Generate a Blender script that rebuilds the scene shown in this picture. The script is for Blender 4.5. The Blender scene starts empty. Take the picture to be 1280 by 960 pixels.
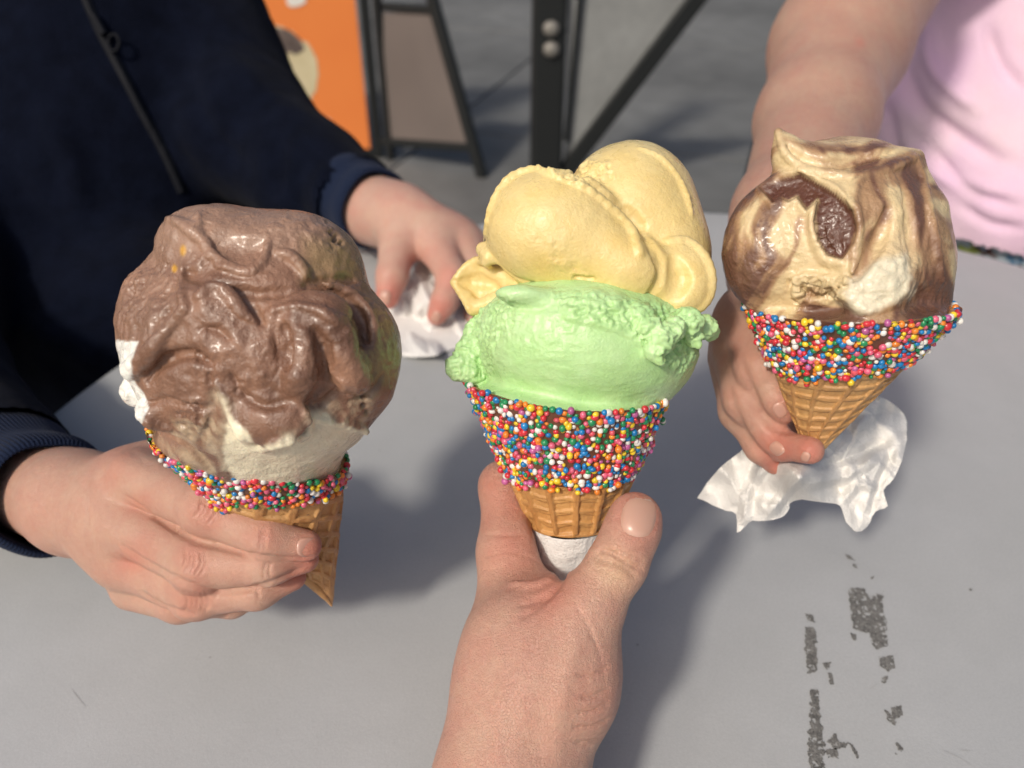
import bpy, math, random
import numpy as np
from mathutils import Vector, geometry

# ------------------------------------------------------------------ camera, sky, sun, exposure
SC = bpy.context.scene
COL = SC.collection
PITCH = math.radians(35.0)
CAMH = 0.30                      # camera height above the table top (table top is z = 0)
FLOOR = -0.74
F = 1000.0                       # focal length in photo pixels (photo 1280 wide)
cam_d = bpy.data.cameras.new('camera')
cam = bpy.data.objects.new('camera', cam_d); COL.objects.link(cam)
cam.location = (0, 0, CAMH)
cam.rotation_euler = (math.radians(90) - PITCH, 0, 0)
cam_d.sensor_width = 36.0
cam_d.lens = 36.0 * F / 1280.0
cam_d.clip_start = 0.02
cam_d.clip_end = 500
cam_d.dof.use_dof = True
cam_d.dof.focus_distance = 0.268
cam_d.dof.aperture_fstop = 9.5
SC.camera = cam

SUN_DIR = Vector((0.62, 0.92, -1.0)).normalized()      # the way the light travels
sun_el = math.asin(-SUN_DIR.z)
sun_az = math.atan2(-SUN_DIR.x, -SUN_DIR.y)              # clockwise from +Y
w = bpy.data.worlds.new('World'); SC.world = w; w.use_nodes = True
nt = w.node_tree
sky = nt.nodes.new('ShaderNodeTexSky'); sky.sky_type = 'NISHITA'; sky.sun_disc = False
sky.sun_elevation = sun_el; sky.sun_rotation = sun_az
sky.air_density = 1.0; sky.dust_density = 5.0
bg = nt.nodes['Background']; bg.inputs['Strength'].default_value = 0.105
nt.links.new(sky.outputs[0], bg.inputs['Color'])
sl = bpy.data.lights.new('sun', 'SUN'); sl.energy = 3.0; sl.angle = math.radians(6.0); sl.color = (1.0, 0.91, 0.79)
sun = bpy.data.objects.new('sun', sl); COL.objects.link(sun)
sun.rotation_euler = SUN_DIR.to_track_quat('-Z', 'Y').to_euler()
SC.view_settings.view_transform = 'Standard'
SC.view_settings.look = 'None'
SC.view_settings.exposure = -0.24
SC.view_settings.gamma = 1.0

# ------------------------------------------------------------------ coordinate helpers
CP, SP = math.cos(PITCH), math.sin(PITCH)
RX = np.array([1.0, 0, 0]); RU = np.array([0, SP, CP]); RF = np.array([0, CP, -SP])
CAMP = np.array([0, 0, CAMH])

def V(px, py, z):
    """photo pixel and depth -> point in view axes (right, up, forward), metres"""
    return np.array([(px - 640.0) / F * z, (480.0 - py) / F * z, z])
def W(v):
    v = np.atleast_2d(v)
    return CAMP + v[:, :1] * RX + v[:, 1:2] * RU + v[:, 2:3] * RF
def VW(wp):
    d = np.atleast_2d(wp) - CAMP
    return np.stack([d @ RX, d @ RU, d @ RF], 1)
def PX(v):
    return 640.0 + F * v[:, 0] / v[:, 2], 480.0 - F * v[:, 1] / v[:, 2]
def on_plane(px, py, p0, n):
    d = W(V(px, py, 1.0))[0] - CAMP
    t = np.dot(np.asarray(p0) - CAMP, n) / np.dot(d, n)
    return CAMP + t * d
def on_table(px, py, z=0.0):
    return on_plane(px, py, (0, 0, z), np.array([0, 0, 1.0]))

# ------------------------------------------------------------------ noise
def _hash(ix, iy, iz, s):
    h = (ix.astype(np.int64) * 374761393 + iy.astype(np.int64) * 668265263 + iz.astype(np.int64) * 2147483647 * 3 + s * 1274126177) & 0xffffffff
    h = ((h ^ (h >> 13)) * 1274126177) & 0xffffffff
    h = ((h ^ (h >> 16)) * 2246822519) & 0xffffffff
    return ((h ^ (h >> 15)) & 0xffffff) / float(0xffffff)
def vnoise(p, s=0):
    i = np.floor(p).astype(np.int64); f = p - i; u = f * f * f * (f * (f * 6 - 15) + 10)
    r = 0
    for dx in (0, 1):
        wx = u[:, 0] if dx else 1 - u[:, 0]
        for dy in (0, 1):
            wy = u[:, 1] if dy else 1 - u[:, 1]
            for dz in (0, 1):
                wz = u[:, 2] if dz else 1 - u[:, 2]
                r = r + wx * wy * wz * _hash(i[:, 0] + dx, i[:, 1] + dy, i[:, 2] + dz, s)
    return r * 2 - 1
def fbm(p, size, octs=4, s=0, gain=0.5):
    a, t, q = 1.0, 0, p / size
    for k in range(octs):
        t = t + a * vnoise(q + 17.3 * k, s + k); a *= gain; q = q * 2.03
    return t
def ridged(p, size, octs=3, s=0):
    a, t, q = 1.0, 0, p / size
    for k in range(octs):
        t = t + a * (1 - 2 * np.abs(vnoise(q + 9.1 * k, s + k))); a *= 0.55; q = q * 2.1
    return t

# ------------------------------------------------------------------ distance fields (view axes, metres)
def smin(a, b, k):
    h = np.maximum(k - np.abs(a - b), 0) / k
    return np.minimum(a, b) - h * h * k * 0.25
def smax(a, b, k): return -smin(-a, -b, k)
def sphere(p, px, py, z, r): return np.linalg.norm(p - V(px, py, z), axis=1) - r * z / F
def cap(p, A, B):
    """tapered capsule between (px, py, z, r_px) points"""
    a, b = V(*A[:3]), V(*B[:3]); ra, rb = A[3] * A[2] / F, B[3] * B[2] / F
    ab = b - a; t = np.clip((p - a) @ ab / max(ab @ ab, 1e-12), 0, 1)
    return np.linalg.norm(p - a - t[:, None] * ab, axis=1) - (ra + t * (rb - ra))
def chain(p, pts, k=0.003):
    d = cap(p, pts[0], pts[1])
    for i in range(1, len(pts) - 1): d = smin(d, cap(p, pts[i], pts[i + 1]), k)
    return d
def ell(p, px, py, z, rx, ry, rz, ang=0.0, zt=0.0):
    """ellipsoid, radii in photo pixels at depth z; ang turns it clockwise in the picture plane"""
    q = p - V(px, py, z); a = math.radians(ang); c, s = math.cos(a), math.sin(a)
    x = q[:, 0] * c - q[:, 1] * s; y = q[:, 0] * s + q[:, 1] * c; zz = q[:, 2]
    if zt:
        b = math.radians(zt); cb, sb = math.cos(b), math.sin(b)
        y, zz = y * cb - zz * sb, y * sb + zz * cb
    r = np.array([rx, ry, rz]) * z / F
    v = np.stack([x, y, zz], 1)
    k0 = np.linalg.norm(v / r, axis=1); k1 = np.linalg.norm(v / (r * r), axis=1) + 1e-9
    return k0 * (k0 - 1) / k1

def polygonize(f, lo, hi, h):
    """sparse surface nets: mesh of f = 0 inside the box"""
    lo = np.asarray(lo, float); hi = np.asarray(hi, float); B = 6
    nb = np.ceil((hi - lo) / (h * B)).astype(int); n = nb * B
    ci = np.stack(np.meshgrid(*[np.arange(k) for k in nb], indexing='ij'), -1).reshape(-1, 3)
    d = f(lo + (ci * B + (B - 1) / 2) * h)
    val = np.repeat(np.repeat(np.repeat(np.sign(d).reshape(nb) * 1.0, B, 0), B, 1), B, 2).astype(np.float32)
    act = ci[np.abs(d) < B * h * 1.35]
    off = np.stack(np.meshgrid(*[np.arange(B)] * 3, indexing='ij'), -1).reshape(-1, 3)
    for s in range(0, len(act), 3000):
        idx = (act[s:s + 3000, None, :] * B + off[None]).reshape(-1, 3)
        val[idx[:, 0], idx[:, 1], idx[:, 2]] = f(lo + idx * h)
    val[0] = val[-1] = 1; val[:, 0] = val[:, -1] = 1; val[:, :, 0] = val[:, :, -1] = 1
    ins = val < 0
    cnt = np.zeros(tuple(n - 1), np.int8)
    cs = [(a, b, c) for a in (0, 1) for b in (0, 1) for c in (0, 1)]
    for a, b, c in cs: cnt += ins[a:n[0] - 1 + a, b:n[1] - 1 + b, c:n[2] - 1 + c]
    cells = np.argwhere((cnt > 0) & (cnt < 8))
    vid = np.full(tuple(n - 1), -1, np.int32); vid[tuple(cells.T)] = np.arange(len(cells))
    acc = np.zeros((len(cells), 3)); m = np.zeros(len(cells))
    for a in cs:
        for ax in range(3):
            if a[ax]: continue
            b = list(a); b[ax] = 1
            va = val[tuple((cells + a).T)]; vb = val[tuple((cells + b).T)]
            x = (va < 0) != (vb < 0); t = va / np.where(x, va - vb, 1)
            pt = np.array(a, float)[None].repeat(len(cells), 0); pt[:, ax] = t
            acc += np.where(x[:, None], pt, 0); m += x
    verts = lo + (cells + acc / m[:, None]) * h
    faces = []
    for ax in range(3):
        sl0 = [slice(None)] * 3; sl1 = [slice(None)] * 3; sl0[ax] = slice(0, -1); sl1[ax] = slice(1, None)
        a, b = ins[tuple(sl0)], ins[tuple(sl1)]
        e = np.argwhere(a != b); u, v = (ax + 1) % 3, (ax + 2) % 3
        ok = (e[:, u] > 0) & (e[:, v] > 0) & (e[:, u] < n[u] - 1) & (e[:, v] < n[v] - 1); e = e[ok]
        q = []
        for du, dv in ((1, 1), (0, 1), (0, 0), (1, 0)):
            c = e.copy(); c[:, u] -= du; c[:, v] -= dv; q.append(vid[tuple(c.T)])
        q = np.stack(q, 1); fl = ins[tuple(e.T)]
        q[~fl] = q[~fl][:, ::-1]
        faces.append(q)
    return verts, np.concatenate(faces)
def vnormals(v, f):
    a, b, c, d = (v[f[:, i]] for i in range(4))
    n = np.cross(c - a, d - b); out = np.zeros_like(v)
    for i in range(4): np.add.at(out, f[:, i], n)
    return out / (np.linalg.norm(out, axis=1, keepdims=True) + 1e-12)
def orient_out(v, f):
    """view axes are left handed against world, so faces are flipped where needed"""
    n = vnormals(v, f); c = v.mean(0)
    if np.mean(np.sum(n * (v - c), 1)) < 0: f = f[:, ::-1].copy()
    return f
def smooth_mesh(v, f, it=1, lam=0.5):
    e = np.concatenate([f[:, [0, 1]], f[:, [1, 2]], f[:, [2, 3]], f[:, [3, 0]]])
    for _ in range(it):
        s = np.zeros_like(v); c = np.zeros(len(v))
        np.add.at(s, e[:, 0], v[e[:, 1]]); np.add.at(c, e[:, 0], 1)
        v = v + lam * (s / np.maximum(c, 1)[:, None] - v)
    return v

# ------------------------------------------------------------------ strokes and polygons in the picture plane of a thing
def ss(x, a, b):
    t = np.clip((x - a) / (b - a), 0, 1); return t * t * (3 - 2 * t)
def seg_d(x, y, pts):
    """distance, signed side (+ = right of travel in picture) and arc 0..1"""
    best = np.full(len(x), 1e9); side = np.zeros(len(x)); arc = np.zeros(len(x))
    L = [0.0]
    for i in range(len(pts) - 1): L.append(L[-1] + math.dist(pts[i], pts[i + 1]))
    for i in range(len(pts) - 1):
        ax, ay = pts[i]; bx, by = pts[i + 1]; dx, dy = bx - ax, by - ay
        t = np.clip(((x - ax) * dx + (y - ay) * dy) / (dx * dx + dy * dy + 1e-9), 0, 1)
        ex, ey = x - ax - t * dx, y - ay - t * dy; d = np.hypot(ex, ey)
        m = d < best; best = np.where(m, d, best)
        side = np.where(m, np.sign(dx * ey - dy * ex), side)
        arc = np.where(m, (L[i] + t * (L[i + 1] - L[i])) / L[-1], arc)
    return best, side, arc
def spline(pts, n=8):
    P = [pts[0]] + list(pts) + [pts[-1]]; out = []
    for i in range(1, len(P) - 2):
        p0, p1, p2, p3 = (np.array(P[j], float) for j in (i - 1, i, i + 1, i + 2))
        for k in range(n):
            t = k / n
            out.append(tuple(0.5 * (2 * p1 + (p2 - p0) * t + (2 * p0 - 5 * p1 + 4 * p2 - p3) * t * t + (3 * p1 - p0 - 3 * p2 + p3) * t ** 3)))
    out.append(tuple(map(float, pts[-1]))); return out
def poly_sd(x, y, poly):
    d, _, _ = seg_d(x, y, list(poly) + [poly[0]])
    ins = np.zeros(len(x), bool); j = len(poly) - 1
    for i in range(len(poly)):
        xi, yi = poly[i]; xj, yj = poly[j]
        c = ((yi > y) != (yj > y)) & (x < (xj - xi) * (y - yi) / ((yj - yi) if yj != yi else 1e-9) + xi)
        ins ^= c; j = i
    return np.where(ins, -d, d)
def inside(x, y, poly, soft=4.0):
    return 1 - ss(poly_sd(x, y, poly), -soft, soft)
def ridge(x, y, pts, wpx, amp, taper=0.15, wob=0.0, p=None):
    d, s, a = seg_d(x, y, spline(pts))
    if wob and p is not None: d = d + wob * fbm(p, 0.004, 2, 77)
    t = ss(a, -0.01, taper) * (1 - ss(a, 1 - taper, 1.01)) if taper else 1
    return amp * np.exp(-(d / wpx) ** 2) * t
def lip(x, y, pts, edge, reach, amp, taper=0.12, right=True):
    """a flap edge: high on one side, falling off inland over 'reach', sharp drop across the line"""
    d, s, a = seg_d(x, y, spline(pts)); sd = d * s * (1 if right else -1)
    t = ss(a, -0.01, taper) * (1 - ss(a, 1 - taper, 1.01))
    return amp * t * ss(sd, -edge, edge) * np.exp(-(np.maximum(sd, 0) / reach) ** 2)

# ------------------------------------------------------------------ object helpers
def empty(name, loc, label, cat, group=None):
    o = bpy.data.objects.new(name, None); COL.objects.link(o); o.location = loc; o.empty_display_size = 0.02
    o['label'] = label; o['category'] = cat
    if group: o['group'] = group
    return o
def mk(name, verts, faces, mat, parent=None, col=None, smooth=True, label=None, kind=None, loc=None):
    """verts in world metres"""
    base = np.array(parent.matrix_world.translation if parent and parent.parent else (parent.location if parent else (0, 0, 0)), float)
    if parent is not None and parent.parent is not None: base = np.array(parent['_base'], float)
    verts = np.asarray(verts, float)
    org = np.asarray(loc, float) if loc is not None else base
    if parent is None and loc is None: org = verts.mean(0)
    me = bpy.data.meshes.new(name); lv = verts - org
    if isinstance(faces, np.ndarray):
        k = faces.shape[1]
        me.vertices.add(len(lv)); me.vertices.foreach_set('co', lv.astype(np.float32).ravel())
        me.loops.add(faces.size); me.loops.foreach_set('vertex_index', faces.astype(np.int32).ravel())
        me.polygons.add(len(faces)); me.polygons.foreach_set('loop_start', np.arange(0, faces.size, k, dtype=np.int32))
        me.update(calc_edges=True); me.validate()
    else:
        me.from_pydata([tuple(v) for v in lv], [], faces); me.update()
    me.polygons.foreach_set('use_smooth', np.full(len(me.polygons), smooth)); me.update()
    if col is not None:
        at = me.color_attributes.new('Col', 'FLOAT_COLOR', 'POINT')
        c4 = np.ones((len(lv), 4), np.float32); c4[:, :3] = col; at.data.foreach_set('color', c4.ravel())
    me.materials.append(mat)
    o = bpy.data.objects.new(name, me); COL.objects.link(o)
    if parent is not None:
        o.parent = parent; o.location = org - base; o['_base'] = [float(x) for x in org]
    else: o.location = org
    if label: o['label'] = label
    if kind: o['kind'] = kind
    return o
def grid_faces(nu, nv, wrap=True):
    i, j = np.meshgrid(np.arange(nu if wrap else nu - 1), np.arange(nv - 1), indexing='ij')
    i2 = (i + 1) % nu
    return np.stack([i * nv + j, i2 * nv + j, i2 * nv + j + 1, i * nv + j + 1], -1).reshape(-1, 4)
def box(c, s, rz=0.0):
    x, y, z = (k / 2 for k in s); v = np.array([(a, b, d) for a in (-x, x) for b in (-y, y) for d in (-z, z)])
    cc, sn = math.cos(rz), math.sin(rz)
    v = np.stack([v[:, 0] * cc - v[:, 1] * sn, v[:, 0] * sn + v[:, 1] * cc, v[:, 2]], 1) + np.array(c)
    return v, [(0, 1, 3, 2), (4, 6, 7, 5), (0, 4, 5, 1), (2, 3, 7, 6), (0, 2, 6, 4), (1, 5, 7, 3)]
def bevel(o, w=0.003, n=2):
    m = o.modifiers.new('bevel', 'BEVEL'); m.width = w; m.segments = n; m.limit_method = 'ANGLE'
def prism(poly3, n, th):
    """flat polygon (world points) given thickness th along n"""
    P = np.asarray(poly3, float); n = np.asarray(n, float); n = n / np.linalg.norm(n); k = len(P)
    v = np.concatenate([P + n * th / 2, P - n * th / 2])
    f = [tuple(range(k)), tuple(range(2 * k - 1, k - 1, -1))] + [(i, i + k, (i + 1) % k + k, (i + 1) % k) for i in range(k)]
    return v, f
def bar(a, b, wd, th, n):
    """box bar from a to b, width wd in the plane with normal n, thickness th along n"""
    a, b, n = (np.asarray(q, float) for q in (a, b, n)); d = (b - a) / np.linalg.norm(b - a); s = np.cross(d, n); s /= np.linalg.norm(s)
    return prism([a + s * wd / 2, b + s * wd / 2, b - s * wd / 2, a - s * wd / 2], n, th)
def outline_tris(poly, step):
    """constrained triangulation of a picture-plane polygon: returns xy points and triangles"""
    bd = []
    for i in range(len(poly)):
        a, b = np.array(poly[i], float), np.array(poly[(i + 1) % len(poly)], float)
        n = max(1, int(round(np.linalg.norm(b - a) / step)))
        for k in range(n): bd.append(a + (b - a) * k / n)
    P = np.array(poly, float); lo, hi = P.min(0), P.max(0)
    gx, gy = np.meshgrid(np.arange(lo[0], hi[0], step), np.arange(lo[1], hi[1], step)); gx = gx + (np.arange(gx.shape[0])[:, None] % 2) * step / 2
    g = np.stack([gx.ravel(), gy.ravel()], 1); g = g[poly_sd(g[:, 0], g[:, 1], [tuple(q) for q in poly]) < -step * 0.5]
    pts = [Vector(q) for q in bd] + [Vector(q) for q in g]
    ed = [(i, (i + 1) % len(bd)) for i in range(len(bd))]
    v, e, f, *_ = geometry.delaunay_2d_cdt(pts, ed, [list(range(len(bd)))], 1, 1e-5)
    return np.array([tuple(q) for q in v]), np.array([tuple(t) for t in f if len(t) == 3])

# ------------------------------------------------------------------ materials
def material(name, base=(0.5, 0.5, 0.5), rough=0.5, sss=0.0, rad=(1, 0.5, 0.3), sscale=0.003, coat=0.0, spec=0.5, attr=False,
             mott=None, bumps=(), sheen=0.0, metal=0.0, rvar=0.0, rsize=200.0, coatr=0.1):
    m = bpy.data.materials.new(name); m.use_nodes = True; t = m.node_tree; N, L = t.nodes, t.links
    b = N['Principled BSDF']; b.inputs['Roughness'].default_value = rough
    b.inputs['Specular IOR Level'].default_value = spec; b.inputs['Metallic'].default_value = metal
    b.inputs['Coat Weight'].default_value = coat; b.inputs['Coat Roughness'].default_value = coatr
    b.inputs['Sheen Weight'].default_value = sheen
    if sss:
        b.inputs['Subsurface Weight'].default_value = sss; b.inputs['Subsurface Radius'].default_value = rad; b.inputs['Subsurface Scale'].default_value = sscale
    tc = N.new('ShaderNodeTexCoord')
    if attr:
        a = N.new('ShaderNodeAttribute'); a.attribute_name = 'Col'; c = a.outputs['Color']
    else:
        a = N.new('ShaderNodeRGB'); a.outputs[0].default_value = (*base, 1); c = a.outputs[0]
    for (sz, amt, hue) in (mott or ()):
        nz = N.new('ShaderNodeTexNoise'); nz.inputs['Scale'].default_value = sz; nz.inputs['Detail'].default_value = 5
        L.new(tc.outputs['Object'], nz.inputs['Vector'])
        r = N.new('ShaderNodeMapRange'); r.inputs[1].default_value = 0.32; r.inputs[2].default_value = 0.68
        L.new(nz.outputs['Fac'], r.inputs[0])
        mx = N.new('ShaderNodeMix'); mx.data_type = 'RGBA'; mx.blend_type = 'MULTIPLY'; mx.inputs[0].default_value = 1
        cr = N.new('ShaderNodeMix'); cr.data_type = 'RGBA'; L.new(r.outputs[0], cr.inputs[0])
        cr.inputs[6].default_value = (*[1 - amt * h for h in hue], 1); cr.inputs[7].default_value = (*[1 + amt * h * 0.6 for h in hue], 1)
        L.new(c, mx.inputs[6]); L.new(cr.outputs[2], mx.inputs[7]); c = mx.outputs[2]
    L.new(c, b.inputs['Base Color'])
    if rvar:
        nz = N.new('ShaderNodeTexNoise'); nz.inputs['Scale'].default_value = rsize; nz.inputs['Detail'].default_value = 4
        L.new(tc.outputs['Object'], nz.inputs['Vector'])
        r = N.new('ShaderNodeMapRange'); r.inputs[1].default_value = 0.35; r.inputs[2].default_value = 0.65
        r.inputs[3].default_value = rough - rvar; r.inputs[4].default_value = rough + rvar
        L.new(nz.outputs['Fac'], r.inputs[0]); L.new(r.outputs[0], b.inputs['Roughness'])
    prev = None
    for (kind, sz, dist) in bumps:
        if kind == 'noise':
            nz = N.new('ShaderNodeTexNoise'); nz.inputs['Scale'].default_value = sz; nz.inputs['Detail'].default_value = 6; nz.inputs['Roughness'].default_value = 0.6
            L.new(tc.outputs['Object'], nz.inputs['Vector']); h = nz.outputs['Fac']
        elif kind == 'wave':
            nz = N.new('ShaderNodeTexWave'); nz.inputs['Scale'].default_value = sz; nz.inputs['Distortion'].default_value = 1.0
            L.new(tc.outputs['Object'], nz.inputs['Vector']); h = nz.outputs['Fac']
        else:
            nz = N.new('ShaderNodeTexVoronoi'); nz.feature = 'DISTANCE_TO_EDGE' if kind == 'cells' else 'F1'; nz.inputs['Scale'].default_value = sz
            wp = N.new('ShaderNodeTexNoise'); wp.inputs['Scale'].default_value = sz * 0.5
            L.new(tc.outputs['Object'], wp.inputs['Vector'])
            sc = N.new('ShaderNodeVectorMath'); sc.operation = 'MULTIPLY_ADD'; sc.inputs[1].default_value = (1.2 / sz,) * 3
            L.new(wp.outputs['Color'], sc.inputs[0]); L.new(tc.outputs['Object'], sc.inputs[2]); L.new(sc.outputs[0], nz.inputs['Vector'])
            h = nz.outputs['Distance']
            if kind == 'cells':
                cl = N.new('ShaderNodeMath'); cl.operation = 'MINIMUM'; cl.inputs[1].default_value = 0.12; L.new(h, cl.inputs[0]); h = cl.outputs[0]
        bp = N.new('ShaderNodeBump'); bp.inputs['Strength'].default_value = 1.0; bp.inputs['Distance'].default_value = dist
        L.new(h, bp.inputs['Height'])
        if prev: L.new(prev, bp.inputs['Normal'])
        prev = bp.outputs['Normal']
    if prev: L.new(prev, b.inputs['Normal'])
    return m

M_SKIN = material('skin', rough=0.43, sss=0.3, rad=(1.0, 0.35, 0.2), sscale=0.0016, attr=True, spec=0.45,
                  mott=[(35, 0.09, (0.2, 1.0, 0.9)), (130, 0.07, (0.3, 1.0, 0.9)), (700, 0.06, (0.5, 1, 1))],
                  bumps=[('cells', 1250, 0.0011), ('noise', 380, 0.0005), ('noise', 1500, 0.0002)], rvar=0.08, rsize=300)
M_SKIN2 = material('skin_young', rough=0.43, sss=0.3, rad=(1.0, 0.35, 0.2), sscale=0.0014, attr=True, spec=0.42,
                   mott=[(35, 0.08, (0.2, 1.0, 0.9)), (120, 0.07, (0.3, 1.0, 0.9)), (600, 0.05, (0.5, 1, 1))],
                   bumps=[('cells', 1500, 0.0009), ('noise', 400, 0.0003)], rvar=0.08, rsize=250)
M_NAIL = material('nail', base=(0.66, 0.37, 0.30), rough=0.3, sss=0.2, sscale=0.001, attr=True, spec=0.5, bumps=[('noise', 700, 0.00005)])
M_ICE = material('ice_cream', rough=0.34, sss=0.25, rad=(1.0, 0.8, 0.5), sscale=0.0012, attr=True, spec=0.5, coat=0.15, coatr=0.25,
                 mott=[(500, 0.04, (0.6, 0.8, 1)), (60, 0.05, (0.6, 0.8, 1))], bumps=[('noise', 1100, 0.00025), ('noise', 350, 0.0002)], rvar=0.14, rsize=180)
M_ICEW = material('melting_ice_cream', rough=0.3, sss=0.15, rad=(1.0, 0.7, 0.5), sscale=0.001, attr=True, spec=0.55, coat=0.27, coatr=0.19,
                  mott=[(350, 0.07, (0.8, 0.9, 1))], bumps=[('noise', 1000, 0.00035), ('noise', 260, 0.0005)], rvar=0.14, rsize=140)
M_WAF = material('waffle', rough=0.42, sss=0.12, rad=(1, 0.6, 0.3), sscale=0.001, attr=True, spec=0.45,
                 mott=[(90, 0.16, (0.5, 0.8, 1)), (600, 0.1, (0.6, 0.8, 1))], bumps=[('noise', 900, 0.0003), ('noise', 260, 0.0004)], rvar=0.1)
M_SPR = material('sprinkle_sugar', rough=0.3, sss=0.0, attr=True, spec=0.5, coat=0.35, coatr=0.12, bumps=[('noise', 1200, 0.0001)])
M_CHOC = material('chocolate_coating', base=(0.13, 0.05, 0.025), rough=0.35, coat=0.2, bumps=[('noise', 500, 0.0005)])
M_PAPER = material('napkin_paper', base=(0.78, 0.77, 0.75), rough=1.0, spec=0.0,
                   mott=[(900, 0.03, (1, 1, 1))], bumps=[('noise', 1400, 0.0002), ('point', 900, 0.00022)])
M_TABLE = material('painted_table', base=(0.425, 0.44, 0.455), rough=0.5, spec=0.35,
                   mott=[(5, 0.05, (0.8, 0.9, 1.3)), (60, 0.02, (1, 1, 1)), (900, 0.05, (1, 1, 1))], bumps=[('noise', 260, 0.0001), ('noise', 1300, 0.00008)], rvar=0.05, rsize=40)
_t = M_TABLE.node_tree; _b = _t.nodes['Principled BSDF']; _src = _b.inputs['Base Color'].links[0].from_socket
_tc = _t.nodes.new('ShaderNodeTexCoord'); _vo = _t.nodes.new('ShaderNodeTexVoronoi'); _vo.inputs['Scale'].default_value = 38
_t.links.new(_tc.outputs['Object'], _vo.inputs['Vector']); _mr = _t.nodes.new('ShaderNodeMapRange'); _mr.inputs[1].default_value = 0.012; _mr.inputs[2].default_value = 0.03; _mr.inputs[3].default_value = 0.55; _mr.inputs[4].default_value = 1.0
_t.links.new(_vo.outputs['Distance'], _mr.inputs[0])
_st = _t.nodes.new('ShaderNodeTexNoise'); _st.inputs['Scale'].default_value = 9; _st.inputs['Detail'].default_value = 8; _st.inputs['Roughness'].default_value = 0.7; _t.links.new(_tc.outputs['Object'], _st.inputs['Vector'])
_ms = _t.nodes.new('ShaderNodeMapRange'); _ms.inputs[1].default_value = 0.3; _ms.inputs[2].default_value = 0.7; _ms.inputs[3].default_value = 0.96; _ms.inputs[4].default_value = 1.03; _t.links.new(_st.outputs['Fac'], _ms.inputs[0])
_mu = _t.nodes.new('ShaderNodeMath'); _mu.operation = 'MULTIPLY'; _t.links.new(_mr.outputs[0], _mu.inputs[0]); _t.links.new(_ms.outputs[0], _mu.inputs[1])
_mx = _t.nodes.new('ShaderNodeVectorMath'); _mx.operation = 'SCALE'; _t.links.new(_src, _mx.inputs[0]); _t.links.new(_mu.outputs[0], _mx.inputs['Scale']); _t.links.new(_mx.outputs[0], _b.inputs['Base Color'])
M_SCR = material('scratched_paint', base=(0.34, 0.34, 0.34), rough=0.6)
M_WORN = material('bare_worn_metal', base=(0.185, 0.183, 0.175), rough=0.6, mott=[(300, 0.35, (1, 1, 1)), (1200, 0.4, (1, 1, 1))], bumps=[('noise', 900, 0.0004)])
M_NAVY = material('navy_cloth', base=(0.0036, 0.0054, 0.0135), rough=0.95, spec=0.05, sheen=0.02, mott=[(60, 0.25, (1, 1, 1))], bumps=[('noise', 1500, 0.0004), ('noise', 120, 0.0012)])
M_RIB = material('navy_ribbing', base=(0.010, 0.017, 0.042), rough=0.9, spec=0.1, sheen=0.06, bumps=[('noise', 1600, 0.0003)])
M_PINK = material('pink_cotton', base=(0.78, 0.575, 0.70), rough=0.9, spec=0.15, sheen=0.1, mott=[(9, 0.10, (0.2, 1.0, -0.4)), (500, 0.04, (1, 1, 1))], bumps=[('noise', 1500, 0.0003)])
M_FLOR = material('floral_cotton', rough=0.9, attr=True, spec=0.15)
M_BLACK = material('black_powder_coat', base=(0.012, 0.014, 0.015), rough=0.45, spec=0.4, bumps=[('noise', 300, 0.0005)])
M_STEEL = material('bolt_steel', base=(0.24, 0.23, 0.21), rough=0.6, metal=0.4)
M_ZIP = material('zip_metal', base=(0.003, 0.004, 0.008), rough=0.7, spec=0.2)
M_ORANGE = material('orange_print', base=(0.78, 0.235, 0.062), rough=0.6, spec=0.2, mott=[(4, 0.06, (0.4, 1, 1))])
M_BPANEL = material('brown_panel', base=(0.15, 0.125, 0.115), rough=0.6, mott=[(3, 0.12, (1, 1, 1))])
M_GPANEL = material('grey_panel', base=(0.24, 0.25, 0.25), rough=0.5, mott=[(5, 0.14, (1, 1, 1)), (30, 0.08, (1, 1, 1))])
M_PCREAM = material('printed_cream', base=(0.62, 0.55, 0.36), rough=0.6, mott=[(12, 0.2, (0.6, 0.7, 1))])
M_PDARK = material('printed_dark', base=(0.12, 0.09, 0.08), rough=0.6, mott=[(25, 0.4, (1, 1, 1))])
M_PWHITE = material('printed_white', base=(0.75, 0.73, 0.68), rough=0.6)
M_SLAB = material('concrete_slab', base=(0.15, 0.155, 0.155), rough=0.8, mott=[(0.9, 0.28, (1, 1, 1)), (7, 0.12, (1, 1, 1)), (120, 0.15, (1, 1, 1))], bumps=[('noise', 90, 0.002)])
M_JOINT = material('joint_ground', base=(0.05, 0.055, 0.055), rough=0.9, mott=[(3, 0.2, (1, 1, 1))])

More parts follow.
